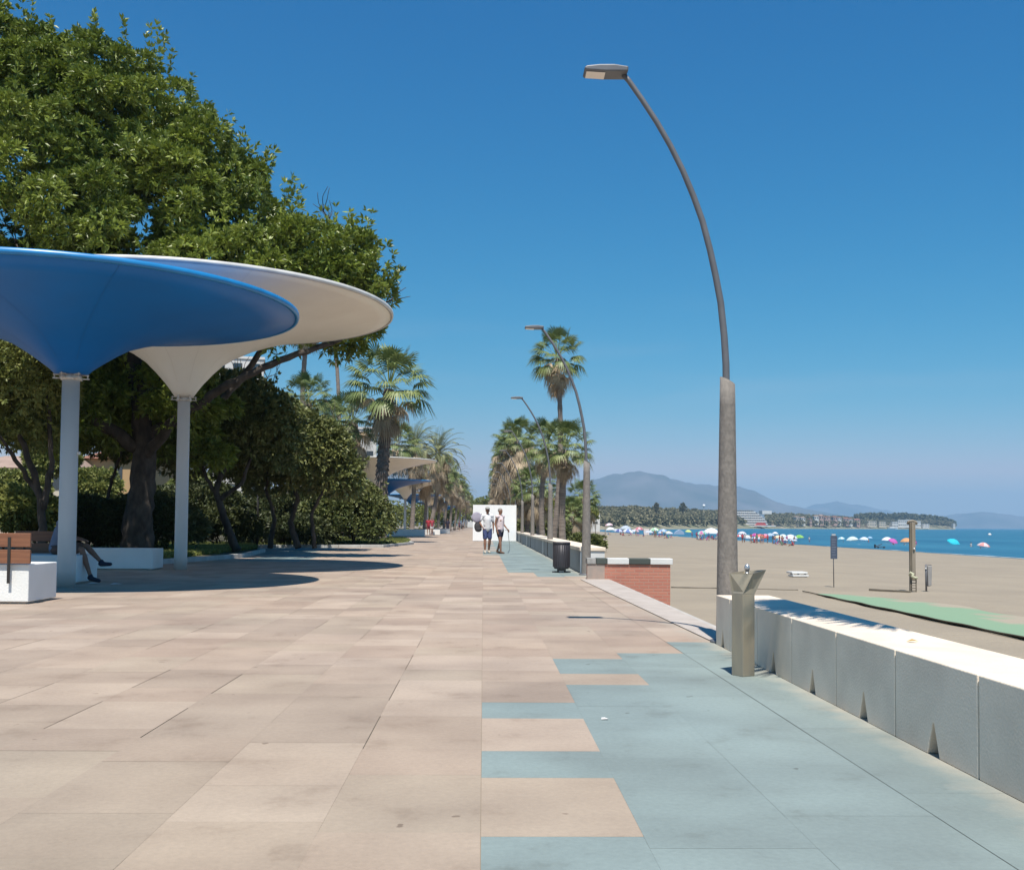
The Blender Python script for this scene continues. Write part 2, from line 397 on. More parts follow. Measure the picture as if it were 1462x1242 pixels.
# ------------------------------------------------------------------ far land
from mathutils import noise as mn
LAND = [(700, 640, 733), (760, 640, 732), (800, 660, 729), (846, 700, 727), (870, 760, 727), (900, 830, 726), (930, 900, 727), (960, 980, 729), (1000, 1080, 730), (1040, 1250, 733),
        (1060, 1380, 738), (1100, 1560, 735), (1130, 1650, 735), (1160, 1760, 737), (1200, 1900, 739), (1225, 2020, 741), (1250, 2120, 741), (1290, 2250, 741), (1330, 2350, 742), (1352, 2420, 744), (1364, 2470, 750.5)]
def landline(px):
    for (a, Ya, ya), (c, Yc, yc) in zip(LAND, LAND[1:]):
        if a <= px <= c:
            k = (px - a) / (c - a); return Ya + (Yc - Ya) * k, ya + (yc - ya) * k
    return LAND[-1][1], LAND[-1][2]
def land():
    V, nS = [], 9; pxs = np.linspace(700, 1364, 90)
    for px in pxs:
        Y, ty = landline(px); top = P(px, ty + 4, Y + 260).z
        for s in range(nS):
            k = s / (nS - 1); d = k * 420
            p = G(px, 760, 0); dr = ray(px, 750); x = dr.x / dr.y * (Y + d); y = Y + d
            z = -2.6 + min(1, k * 9) * 2.2 if k < .12 else -.4 + (top + .4) * min(1, ((k - .12) / .5)) ** .8
            z += mn.noise(Vector((x * .01, y * .01, 0))) * 2.2 * min(1, k * 3)
            V.append((x, y, z))
    Q = [(i*nS+j, (i+1)*nS+j, (i+1)*nS+j+1, i*nS+j+1) for i in range(len(pxs)-1) for j in range(nS-1)]
    o = npmesh('far_shore', V, Q, mat('far shore earth', (.33, .29, .20), .95, (.16, .17, .09), scale=.02, detail=6), smooth=True); tag(o, kind='structure')
land()
def ridge(name, pts, Y, depth, seed, m, dz=0):
    V = []; xs = np.linspace(pts[0][0], pts[-1][0], 160); nS = 15
    for px in xs:
        for (a, ya), (c, yc) in zip(pts, pts[1:]):
            if a <= px <= c: ty = ya + (yc - ya) * (px - a) / (c - a); break
        for s in range(nS):
            k = s / (nS - 1); q = math.sin(math.pi * min(k, 1) ** .9)
            h = P(px, ty, Y).z + 8; yy = Y + (k - .5) * depth; dr = ray(px, 750); xx = dr.x / dr.y * Y
            v = Vector((xx * .0011, yy * .0011, seed))
            z = -20 + (h + 20) * q * (1 + (.34 * mn.fractal(v, 1.0, 2.0, 6) if abs(k - .5) > .05 else .03 * mn.noise(v * 9)))
            V.append((xx, yy, z))
    Q = [(i*nS+j, (i+1)*nS+j, (i+1)*nS+j+1, i*nS+j+1) for i in range(len(xs)-1) for j in range(nS-1)]
    o = npmesh(name, V, Q, m, smooth=True); tag(o, kind='structure')
mtn = mat('mountain', (.16, .145, .14), .95, (.07, .075, .06), scale=.003, detail=8)
ridge('mountain', [(560, 742), (640, 735), (700, 722), (760, 704), (800, 692), (822, 690), (846, 686), (870, 681.5), (890, 680), (905, 677.5), (922, 679), (935, 680), (944, 685), (958, 690), (985, 695), (1010, 701), (1035, 704), (1065, 710), (1090, 717), (1120, 724), (1150, 731), (1190, 739), (1230, 750)], 8600, 2400, 1, mtn)
ridge('mountain', [(1080, 748), (1120, 734), (1145, 727), (1165, 721), (1190, 718), (1215, 722), (1250, 728), (1290, 736), (1340, 749)], 13500, 2600, 5, mtn)
ridge('mountain', [(1290, 753), (1330, 744), (1352, 739), (1375, 736), (1400, 736), (1430, 739), (1470, 742), (1530, 744), (1620, 752)], 11500, 2200, 9, mtn)

# ------------------------------------------------------------------ leaves
def leaves(Pn, D, nl, length, width, spread=1.0, jitter=.3, fold=.25):
    """tufts at Pn pointing along D, nl leaves each; returns V, Q, tone"""
    n = len(Pn); Pn = np.repeat(Pn, nl, 0); Dn = np.repeat(D, nl, 0)
    t = np.repeat(rng.random(n), nl)
    rnd = rng.normal(size=Pn.shape); d = Dn + spread * rnd * .75; d /= np.linalg.norm(d, axis=1, keepdims=True) + 1e-9
    L = length * (1 + rng.uniform(-jitter, jitter, len(Pn)))[:, None]
    side = np.cross(d, rng.normal(size=d.shape)); side /= np.linalg.norm(side, axis=1, keepdims=True) + 1e-9
    nn = np.cross(d, side)
    b0 = Pn + d * L * .05; mid = Pn + d * L * .5 - nn * L * fold * .2; tip = Pn + d * L + nn * 0 + np.array([0, 0, -1]) * L * .15
    V = np.stack([b0, mid + side * width * L, tip, mid - side * width * L], 1).reshape(-1, 3)
    Q = np.arange(len(V)).reshape(-1, 4)
    big = np.sin(Pn[:, 0] * 1.1 + 1.7 * np.sin(Pn[:, 2] * .8)) * np.sin(Pn[:, 1] * 1.3 + Pn[:, 2] * .9)
    tone = np.clip(t * .45 + rng.random(len(Pn)) * .4 + .08 + big * .22, 0, 1)
    return V, Q, np.repeat(tone, 4)
def clumpy(ells, nclump, ntuft, cr, lower=-.35, inner=.25):
    """tuft positions: clumps over the surface of ellipsoids, each clump a small dome of tufts"""
    PP, DD = [], []
    vols = np.array([e[1][0] * e[1][2] for e in ells]); vols = vols / vols.sum()
    for (c, r), w in zip(ells, vols):
        c = np.array(c); r = np.array(r)
        k = max(3, int(nclump * w)); u = rng.normal(size=(k * 3, 3)); u /= np.linalg.norm(u, axis=1, keepdims=True); u = u[u[:, 2] > lower][:k]
        rad = np.where(rng.random(len(u)) < inner, rng.uniform(.45, .85, len(u)), rng.uniform(.85, 1.05, len(u)))
        cc = c + u * r * rad[:, None]
        for ci, ui in zip(cc, u):
            s = cr * rng.uniform(.6, 1.3); v = rng.normal(size=(ntuft, 3)); v /= np.linalg.norm(v, axis=1, keepdims=True)
            v = v + ui * .45 + np.array([0, 0, .35]); v /= np.linalg.norm(v, axis=1, keepdims=True)
            PP.append(ci + v * np.array([1, 1, .75]) * s * rng.uniform(.75, 1.1, (ntuft, 1))); DD.append(v * .8 + np.array([0, 0, .25]) + ui * .2)
    return np.concatenate(PP), np.concatenate(DD)
def shoots(ells, k_, top=.1):
    PP, DD = [], []
    for _ in range(k_):
        c, r = ells[int(rng.integers(len(ells)))]; u = rng.normal(size=3); u /= np.linalg.norm(u)
        if u[2] < top: continue
        p0 = np.array(c) + u * np.array(r) * rng.uniform(1.0, 1.1); d = u * .5 + np.array([0, 0, .8]); L = rng.uniform(.35, 1.0)
        for t_ in np.linspace(0, 1, 6): PP.append(p0 + d * L * t_ + rng.normal(size=3) * .04); DD.append(d + rng.normal(size=3) * .2)
    return np.array(PP), np.array(DD)
def crown(name, ells, nclump, ntuft, cr, nl, length, width, m, parent, inner=.25, lower=-.35, spread=1.0, nshoot=0):
    p, d = clumpy(ells, nclump, ntuft, cr, lower, inner)
    if nshoot:
        p2_, d2_ = shoots(ells, nshoot); p = np.concatenate([p, p2_]); d = np.concatenate([d, d2_])
    V, Q, t = leaves(p, d, nl, length, width, spread)
    o = npmesh(name, V, Q, m, tone=t, parent=parent); return o
def E(px, py, Y, rx, ry, ryd=None):       # an ellipsoid seen at a pixel with pixel radii
    c = P(px, py, Y); a = rx * Y / F; h = ry * Y / F
    return (tuple(c), (a, ryd or a * .8, h))
def rel(ells, o): return [((c[0]-o[0], c[1]-o[1], c[2]-o[2]), r) for c, r in ells]
def limb(b, pts, r0, r1, n=9, jit=.1, seg=6):
    P_ = []
    pts = [Vector(p) for p in pts]
    for a, c in zip(pts, pts[1:]):
        for k in range(seg): P_.append(a.lerp(c, k / seg) + Vector([random.uniform(-1, 1) * (a - c).length * .025 for _ in range(3)]))
    P_.append(pts[-1]); rr = [r0 + (r1 - r0) * (i / (len(P_) - 1)) ** .8 for i in range(len(P_))]
    b.tube(P_, rr, n, jit=jit)
def twigs(b, start, end, r, k=3, depth=2):
    """forking limbs"""
    limb(b, [start, start.lerp(end, .5) + Vector([random.uniform(-.12, .12) * (end-start).length for _ in range(3)]), end], r, r * .55, n=7, seg=3)
    if depth:
        for _ in range(k):
            L = (end - start).length * random.uniform(.5, .75); d = (end - start).normalized() + Vector((random.uniform(-.8, .8), random.uniform(-.8, .8), random.uniform(-.2, .7)))
            twigs(b, end, end + d.normalized() * L, r * .5, k, depth - 1)

def tree(name, label, cat, base, trunks, ells, cm, spec, group=None, r=.3, nshoot=0):
    base = Vector(base); root = empty(name, base, 0, label, cat, group)
    b = MB()
    for path, r0, r1 in trunks:
        pts = [Vector(p) - base for p in path]; limb(b, pts, r0, r1)
        twigs(b, pts[-1], pts[-1] + (pts[-1] - pts[-2]).normalized() * 1.3 + Vector((0, 0, .6)), r1 * .8, 3, 2)
    b.build('trunk', bark, root)
    crown('crown', rel(ells, base), *spec, cm, root, nshoot=nshoot)
    return root

# big ficus that fills the upper left
Y0 = 33
fb = P(196, 786, 34); fb.z = .1
tree('ficus_tree', 'huge dense green tree with glossy leaves rising behind the blue and the white canopy', 'tree', fb,
     [([fb, P(200, 720, 34), P(206, 650, 34), P(200, 560, 34), P(170, 450, 34)], .52, .25),
      ([P(204, 655, 34), P(250, 600, 33), P(325, 548, 32.5), P(400, 515, 32.5), P(475, 490, 33)], .2, .08),
      ([P(204, 620, 34), P(280, 590, 34), P(330, 560, 34), P(390, 480, 34), P(440, 420, 34)], .16, .07),
      ([P(200, 600, 34), P(255, 480, 34), P(268, 370, 34)], .3, .1), ([P(200, 640, 34), P(120, 590, 33), P(70, 480, 33)], .25, .1)],
     [E(10, 130, 35, 120, 105), E(95, 150, 34, 85, 82), E(-90, 150, 35, 150, 130), E(165, 190, 34, 115, 120), E(255, 262, 33.5, 88, 92), E(40, 290, 32, 150, 130), E(200, 330, 32.5, 130, 120),
      E(330, 345, 33, 95, 82), E(415, 392, 33, 82, 74), E(472, 402, 33.2, 62, 66), E(522, 416, 33.5, 34, 34), E(345, 268, 34, 28, 36), E(300, 430, 32.5, 120, 80), E(430, 455, 33.5, 90, 42), E(120, 470, 33, 180, 100),
      E(60, 560, 35, 170, 95), E(190, 590, 34.5, 130, 70), E(130, 630, 35, 90, 45), E(250, 640, 35.5, 60, 40), E(475, 462, 33.3, 60, 28), E(440, 497, 33.3, 75, 14), E(500, 486, 33.6, 34, 14), E(-60, 430, 33, 120, 150)],
     leaf_ficus, (980, 52, .54, 8, .225, .15), nshoot=1100)
# further small trees in the planted bed
def small(name, label, base, trunks, ells, m, spec, cat='tree', group=None): return tree(name, label, cat, base, trunks, ells, m, spec, group, nshoot=120)
def gp(px, py, Y, z=.1): p = P(px, py, Y); p.z = z; return p
small('small_tree', 'light green bushy tree with forked pale trunk at the left edge of the picture', gp(62, 770, 29),
      [([gp(62, 770, 29), P(60, 710, 29), P(35, 640, 29), P(20, 600, 29)], .13, .06), ([P(62, 715, 29), P(45, 690, 29), P(10, 640, 28)], .1, .05), ([P(62, 725, 29), P(75, 660, 29), P(70, 590, 29)], .1, .05)],
      [E(0, 560, 28.5, 85, 75), E(40, 530, 29, 60, 55), E(20, 620, 29.5, 60, 40)], leaf_light, (230, 20, .42, 7, .16, .2))
small('small_tree', 'dark rounded tree with a twisted leaning trunk just right of the white canopy column', gp(338, 778, 38),
      [([gp(338, 778, 38), P(320, 740, 38), P(308, 700, 38), P(325, 655, 38)], .17, .08), ([P(312, 715, 38), P(345, 690, 38), P(360, 650, 38)], .1, .05), ([P(310, 710, 38), P(290, 670, 38)], .09, .05)],
      [E(320, 600, 38, 72, 60), E(285, 610, 37.5, 50, 60), E(365, 612, 38, 55, 50), E(330, 650, 39.5, 85, 38), E(295, 670, 41, 50, 26)], leaf_olive, (330, 24, .5, 7, .2, .2))
small('small_tree', 'dark broad tree on thin crooked stems, third from the white canopy column', gp(430, 775, 43),
      [([gp(425, 775, 43), P(415, 745, 43), P(425, 710, 43), P(410, 680, 43)], .14, .07), ([gp(385, 775, 43), P(392, 740, 43), P(380, 700, 43)], .12, .06), ([gp(450, 776, 43), P(445, 735, 43), P(465, 690, 43)], .1, .05)],
      [E(425, 648, 43, 62, 50), E(395, 655, 42.5, 55, 45), E(468, 685, 43, 42, 40), E(415, 625, 44, 30, 22), E(430, 690, 45, 80, 24)], leaf_olive, (330, 24, .52, 7, .22, .2))
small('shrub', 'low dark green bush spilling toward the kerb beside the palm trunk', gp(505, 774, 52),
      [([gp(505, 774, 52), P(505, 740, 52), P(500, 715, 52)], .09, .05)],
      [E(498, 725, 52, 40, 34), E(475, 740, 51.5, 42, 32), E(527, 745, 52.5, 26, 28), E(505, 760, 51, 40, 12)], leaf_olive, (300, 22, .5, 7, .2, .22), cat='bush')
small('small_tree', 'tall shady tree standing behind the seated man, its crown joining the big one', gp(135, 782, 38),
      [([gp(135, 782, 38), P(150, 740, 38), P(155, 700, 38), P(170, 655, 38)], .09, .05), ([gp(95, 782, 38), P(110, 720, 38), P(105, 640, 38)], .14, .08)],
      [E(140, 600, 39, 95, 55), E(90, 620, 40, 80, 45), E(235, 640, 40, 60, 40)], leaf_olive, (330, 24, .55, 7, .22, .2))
# lower hedge along the back of the bed, shade put into most leaf colours
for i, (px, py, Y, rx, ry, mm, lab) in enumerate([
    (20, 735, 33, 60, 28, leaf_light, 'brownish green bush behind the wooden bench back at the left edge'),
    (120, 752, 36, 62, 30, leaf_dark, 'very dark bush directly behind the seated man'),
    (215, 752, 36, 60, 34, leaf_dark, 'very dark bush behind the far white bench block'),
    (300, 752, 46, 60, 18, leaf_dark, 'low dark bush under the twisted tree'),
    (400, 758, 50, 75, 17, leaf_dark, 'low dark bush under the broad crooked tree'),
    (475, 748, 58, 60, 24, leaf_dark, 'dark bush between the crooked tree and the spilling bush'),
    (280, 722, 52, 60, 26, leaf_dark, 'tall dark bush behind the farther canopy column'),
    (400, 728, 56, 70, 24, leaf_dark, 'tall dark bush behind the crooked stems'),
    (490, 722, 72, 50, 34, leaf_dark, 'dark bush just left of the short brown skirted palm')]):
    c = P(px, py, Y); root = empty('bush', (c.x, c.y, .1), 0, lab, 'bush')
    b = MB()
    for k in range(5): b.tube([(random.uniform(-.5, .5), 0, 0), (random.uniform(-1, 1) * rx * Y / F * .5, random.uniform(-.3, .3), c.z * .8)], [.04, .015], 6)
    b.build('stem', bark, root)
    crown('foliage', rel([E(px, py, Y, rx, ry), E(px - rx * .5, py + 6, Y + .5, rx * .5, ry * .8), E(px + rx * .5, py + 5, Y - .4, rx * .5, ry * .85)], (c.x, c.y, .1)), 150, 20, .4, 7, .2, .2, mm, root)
# lighter plants seen in gaps under the trees, in sun behind
for px, py, Y, rx, ry, lab in [(135, 700, 62, 26, 24, 'sunlit yellow green bush glimpsed right of the nearer canopy column'), (20, 700, 62, 40, 20, 'sunlit bush far behind the light green tree'),
                        (275, 715, 62, 34, 30, 'sunlit bush glimpsed just right of the farther canopy column'), (360, 735, 70, 50, 26, 'sunlit bush glimpsed between the crooked stems'), (72, 655, 66, 30, 26, 'sunlit bush glimpsed left of the nearer canopy column')]:
    c = P(px, py, Y); root = empty('bush', (c.x, c.y, -.1), 0, lab, 'bush')
    b = MB(); b.tube([(0, 0, 0), (.2, 0, c.z)], [.06, .03], 6); b.build('stem', bark, root)
    crown('foliage', rel([E(px, py, Y, rx, ry), E(px, py + 14, Y, rx * .8, ry * .9)], (c.x, c.y, -.1)), 110, 16, .5, 7, .26, .22, leaf_light, root)

# planted bed with kerb
bedpts = [(-30, 28), (G(-40, 812).x, G(-40, 812).y), tuple(G(218, 806)[:2]), tuple(G(345, 796)[:2]), tuple(G(376, 788)[:2]), tuple(G(352, 781.5)[:2]), tuple(G(545, 781.5)[:2]), tuple(G(589, 777)[:2]), tuple(G(572, 771)[:2]), (-9.9, 86), (-11.5, 130), (-11.5, 240), (-30, 240)]
b = MB(); b.prism(bedpts, -.1, .07, plane='XY')
o = b.build('planting_bed', mat('bed soil', (.11, .085, .055), .95, (.06, .07, .03), scale=1.2, bump=1, bscale=6)); tag(o, kind='structure')
b = MB()
kp = [Vector((*p, .055)) for p in bedpts[1:10]]
for a, c in zip(kp, kp[1:]):
    d = (c - a); L = d.length; nseg = max(1, int(L / 1.0)); ang = math.atan2(d.y, d.x); rot = Matrix.Rotation(ang, 3, 'Z')
    for i in range(nseg):
        q = a + d * ((i + .5) / nseg) + Vector((0, 0, random.uniform(-.004, .004))); b.obox(q, (L / nseg - .012, .16, .15), rot)
o = b.build('kerb', mat('bed kerb concrete', (.56, .55, .52), .85, (.42, .41, .38), scale=2), bevel=.015); tag(o, kind='structure')
# grass along the kerb
def grass(regs, name='grass'):
    Vs = []
    for x0, x1, y0, y1, n_, h in regs:
        p = np.stack([rng.uniform(x0, x1, n_), rng.uniform(y0, y1, n_), np.full(n_, .06)], 1); Vs.append((p, h))
    VV, QQ, TT = [], [], []; k = 0
    for p, h in Vs:
        keep = [inside((x, y), bedpts) for x, y, _ in p]; p = p[np.array(keep)]
        V, Q, T = leaves(p, np.tile([0, 0, 1.0], (len(p), 1)), 5, h, .09, .6)
        VV.append(V); QQ.append(Q + k); TT.append(T); k += len(V)
    o = npmesh(name, np.concatenate(VV), np.concatenate(QQ), leaf_light, tone=np.concatenate(TT)); tag(o, 'patches of short green grass just inside the bed kerb', 'grass', kind='stuff')
def inside(p, poly):
    x, y = p; c = False; n_ = len(poly)
    for i in range(n_):
        x1, y1 = poly[i]; x2, y2 = poly[i - 1]
        if (y1 > y) != (y2 > y) and x < (x2 - x1) * (y - y1) / (y2 - y1 + 1e-12) + x1: c = not c
    return c
grass([(-13, -9, 30, 46, 9000, .2), (-9, -4.3, 54, 68, 9000, .24), (-16, -9, 30, 54, 5000, .16)])

# ------------------------------------------------------------------ palms
def fan_frond(V, Q, T, o, az, el, Lp, Rf, nseg, droop, tone):
    """fan leaf: petiole then folded fan of drooping segments"""
    d = Vector((math.cos(az) * math.cos(el), math.sin(az) * math.cos(el), math.sin(el))); side = Vector((-math.sin(az), math.cos(az), 0)); up = side.cross(d) * -1
    tip = o + d * Lp + Vector((0, 0, -droop * .15 * Lp)); w = .022
    def q(a, b_, c, e, tn):
        k = len(V); V.extend([tuple(a), tuple(b_), tuple(c), tuple(e)]); Q.append((k, k+1, k+2, k+3)); T.extend([tn] * 4)
    q(o + side * w, tip + side * w * .7, tip - side * w * .7, o - side * w, min(1, tone + .35))
    d2 = (d + Vector((0, 0, -droop * .3))).normalized(); up2 = side.cross(d2) * -1
    for i in range(nseg):
        a = (-1 + 2 * (i + .5) / nseg) * R(112); L = Rf * (1 - .28 * (abs(a) / R(112)) ** 2) * random.uniform(.9, 1.05)
        s = (d2 * math.cos(a) + side * math.sin(a)); s = (s + up2 * (-.28 * (1 - math.cos(a)) + .12 * abs(math.sin(a)))).normalized()
        pr = (side * math.cos(a) - d2 * math.sin(a)).normalized() * (L * math.pi * 1.1 / nseg * .36)
        fold = up2 * (.02 if i % 2 else -.02)
        m1 = tip + s * L * .55 + fold; e1 = tip + s * L + Vector((0, 0, -droop * L * random.uniform(.3, .55)))
        tn = min(1, max(0, tone + random.uniform(-.15, .15)))
        q(tip + pr * .1, m1 + pr, m1 - pr, tip - pr * .1, tn)
        q(m1 + pr, e1 + pr * .12, e1 - pr * .12, m1 - pr, min(1, tn + .12))
def fan_crown(seed, live=34, rf=1.0, nseg=22):
    random.seed(seed); V, Q, T = [], [], []
    for i in range(live):
        el = R(78 - 100 * (i / live) ** .8 + random.uniform(-9, 9)); az = i * 2.4 + random.uniform(-.3, .3)
        o = Vector((math.cos(az), math.sin(az), 0)) * .1 + Vector((0, 0, .25 * (1 - i / live)))
        fan_frond(V, Q, T, o, az, el, random.uniform(.85, 1.15) * rf, random.uniform(.55, .72) * rf, nseg, .3 + .9 * i / live, random.uniform(.1, .55) + .3 * i / live)
    return npdata(V, Q, T)
def fan_skirt(seed, nd=26, rf=1.0, depth=1.6, nseg=18):
    random.seed(seed); V, Q, T = [], [], []
    for i in range(nd):
        el = R(8 - 88 * (i / nd) ** .6 + random.uniform(-12, 8)); az = i * 2.4 + random.uniform(-.4, .4)
        o = Vector((math.cos(az), math.sin(az), 0)) * .14 + Vector((0, 0, -.1 - depth * .55 * (i / nd)))
        fan_frond(V, Q, T, o, az, el, random.uniform(.5, 1.0) * rf, random.uniform(.45, .68) * rf, nseg, 1.9, random.uniform(0, .9))
    return npdata(V, Q, T)
def npdata(V, Q, T): return (np.array(V), np.array(Q), np.array(T))
def feather_crown(seed, nf=46, L=2.6, dead=10, nleaf=34):
    random.seed(seed); V, Q, T = [], [], []
    def q(a, b_, c, e, tn):
        k = len(V); V.extend([tuple(a), tuple(b_), tuple(c), tuple(e)]); Q.append((k, k+1, k+2, k+3)); T.extend([tn] * 4)
    for i in range(nf):
        el = R(80 - 110 * (i / nf)); az = i * 2.4 + random.uniform(-.25, .25); LL = L * random.uniform(.85, 1.08)
        h = Vector((math.cos(az), math.sin(az), 0)); side = Vector((-math.sin(az), math.cos(az), 0)); p = h * .12 + Vector((0, 0, .3 * (1 - i / nf))); e = el; prev = p
        tone = random.uniform(.05, .5) + .35 * i / nf
        for k in range(nleaf):
            t = k / nleaf; e = el - t * t * R(75) ; dr = h * math.cos(e) + Vector((0, 0, math.sin(e))); nx = prev + dr * LL / nleaf
            w = .02 * (1 - t) + .004; q(prev + side * w, nx + side * w, nx - side * w, prev - side * w, min(1, tone + .4))
            upv = side.cross(dr) * -1; ll = L * .2 * math.sin(math.pi * min(1, t * .9 + .12)) + .05
            for sg in (-1, 1):
                ld = (side * sg * .8 + dr * .65 + upv * .25 + Vector((0, 0, -.25))).normalized(); ln = dr * .022
                q(nx - ln, nx + ld * ll * .5 - ln * .9 + upv * .02, nx + ld * ll + Vector((0, 0, -.12 * ll)), nx + ld * ll * .5 + ln * .9, min(1, max(0, tone + random.uniform(-.12, .12))))
            prev = nx
    return npdata(V, Q, T)
def mesh_from(name, d, m):
    o = npmesh(name, d[0], d[1], m, tone=d[2]); me = o.data; bpy.data.objects.remove(o); return me
FC = [mesh_from('frond_crown', fan_crown(s, 44), leaf_palm) for s in (1, 2, 3)]
FS = [mesh_from('dry_skirt', fan_skirt(s, nd, depth=dp), leaf_dry) for s, nd, dp in ((11, 30, 1.8), (12, 22, 1.2), (13, 60, 3.6))]
DC = [mesh_from('frond_crown', feather_crown(s), leaf_dgreen) for s in (4, 5)]
DS = mesh_from('dry_skirt', fan_skirt(21, 40, rf=.9, depth=2.2), leaf_dry)
random.seed(99)
def palm(label, base, top, r0=.2, r1=.13, s=1.0, ci=0, si=0, kind='fan', bark_m=None, group=None, sks=1.0, boots=False):
    base = Vector(base); top = Vector(top); root = empty('fan_palm' if kind == 'fan' else 'date_palm', base, 0, label, 'palm tree', group)
    H = (top - base).length; N_ = max(10, int(H / .3)); b = MB(); pts, rr = [], []
    bend = Vector((random.uniform(-.04, .04), random.uniform(-.04, .04), 0)) * H
    for i in range(N_ + 1):
        k = i / N_; pts.append((top - base) * k + bend * math.sin(math.pi * k)); rr.append((r0 + (r1 - r0) * k) * (1.25 if k < .04 else 1) * (1 + (.09 if i % 2 else -.03)))
    b.tube(pts, rr, 12, jit=.1 if boots else .03, smooth=not boots)
    if boots:
        for i in range(int(H * 16)):
            k = i / (H * 16); p = (top - base) * k + bend * math.sin(math.pi * k); a = i * 2.4; rd = r0 + (r1 - r0) * k; d = Vector((math.cos(a), math.sin(a), 0))
            b.obox(p + d * (rd + .02), (.07, .13, .2), Matrix.Rotation(a, 3, 'Z') @ Matrix.Rotation(R(-25), 3, 'Y'))
    b.build('trunk', bark_m or palm_bark, root)
    rz = random.uniform(0, 6.28)
    for nm, me, sc in (('crown', (FC if kind == 'fan' else DC)[ci], s), ('dry_frond_skirt', FS[si] if kind == 'fan' else DS, s * sks)):
        if sc <= 0: continue
        o = bpy.data.objects.new(nm, me); col.objects.link(o); o.parent = root; o.location = top - base; o.scale = (sc, sc, sc); o.rotation_euler = (0, 0, rz)
    return root
def PB(px, Y, z=0): p = P(px, 760, Y); p.z = z; return p
# left side
palm('stout fan palm with rough lattice trunk and brown skirt before the third canopy', PB(541, 62, .05), P(556, 556, 62), .36, .3, 1.72, 0, 1, boots=True, bark_m=palm_bark_b, sks=.72)
palm('short fan palm with thick brown skirt just left of the stout lattice palm', PB(507, 66, .05), P(503, 604, 66), .36, .3, 1.25, 1, 0, boots=True, bark_m=palm_bark_b, sks=.95)
palm('dry tan fan palm rising behind the dark trees, under the tip of the white canopy', PB(446, 70, .05), P(440, 572, 70), .3, .24, 1.15, 2, 0, sks=1.75)
palm('tall thin palm behind the white canopy, paler and nearer trunk of two', PB(441, 95, 0), P(440, 452, 95), .24, .2, 1.3, 0, 1)
palm('tall thin palm behind the white canopy, darker and farther trunk of two', PB(476, 105, 0), P(475, 450, 105), .2, .17, 1.3, 1, 1)
palm('fan palm with dry fronds between the tan palm and the short brown-skirted palm', PB(476, 76, .05), P(474, 606, 76), .28, .24, 1.25, 2, 0, sks=1.45)
palm('date palm with arching feathery fronds above the third white canopy', PB(612, 118, 0), P(626, 648, 118), .24, .2, 1.35, 0, kind='date', sks=1.1)
palm('green feathery date palm between the stout lattice palm and the arching date palm', PB(588, 108, 0), P(592, 640, 108), .24, .2, 1.3, 1, kind='date', sks=1.1)
palm('green palm close behind the stout lattice palm', PB(524, 96, 0), P(566, 634, 96), .24, .2, 1.4, 0, 1, sks=.9)
for i, (px, py, Y, k) in enumerate([(608, 668, 130, 'date'), (636, 672, 150, 'fan'), (645, 683, 165, 'date'), (652, 692, 190, 'fan'), (657, 700, 215, 'fan'), (662, 707, 245, 'date'), (666, 712, 280, 'fan'), (669, 716, 320, 'fan'), (628, 690, 145, 'fan')]):
    palm('shaggy palm of the crowded row receding behind the far canopies', PB(px - 3, Y, 0), P(px, py, Y), .2, .17, 1.25 if k == 'date' else 1.35, i % 2, 1, kind=k, group='palms receding behind the far canopies', sks=1.15)
# right side, planted in the sand behind the long wall
palm('very tall slender fan palm standing above all the others on the beach side', PB(786, 50, -.9), P(796, 512, 50), .15, .1, .92, 1, 0, sks=.75)
palm('bright green fan palm with smooth pale trunk, closest to the black bin', PB(806, 43, -.9), P(807, 642, 43), .15, .13, .78, 0, 1, sks=.7)
palm('fan palm half hidden behind the slender tall palm trunk', PB(778, 58, -.9), P(781, 637, 58), .16, .13, .95, 2, 1, sks=.75)
palm('lower fan palm left of the tall slender trunk, dark skirt', PB(754, 72, -.9), P(756, 697, 72), .18, .16, .92, 1, 1)
palm('lower fan palm touching the tall slender trunk on its left', PB(768, 70, -.9), P(771, 694, 70), .18, .16, .95, 2, 1)
palm('short fan palm in the sand, left of two beyond the second lamp post', PB(816, 90, -.9), P(817, 731, 90), .16, .15, .82, 0, 1)
palm('short fan palm in the sand right behind the second lamp post', PB(829, 92, -.9), P(832, 712, 92), .18, .16, 1.1, 1, 1)
for i, (Y, py) in enumerate([(96, 628), (108, 640), (120, 648), (134, 658), (150, 668), (168, 676), (190, 686), (215, 694), (250, 703), (300, 712)]):
    X = 3.0; px = 690 + X / Y * F
    if i == 0: lab, g = 'shaggy fan palm at the near end of the right hand row, tallest of it', None
    else: lab, g = 'shaggy palm of the tight row receding along the beach side', 'palms receding along the beach side'
    palm(lab, PB(px - 3 * (i == 0), Y, -.9), P(px, py, Y), .22, .18, 1.35, i % 3, 2 if i < 6 else 0, group=g, sks=1.15)
# out of view: a palm whose fronds shade the bench wall
palm('fan palm in the sand beside the near end of the bench wall, shading it', (4.0, 5.1, -.9), (3.75, 5.5, 6.6), .2, .15, 1.05, 1, 1, sks=.5)

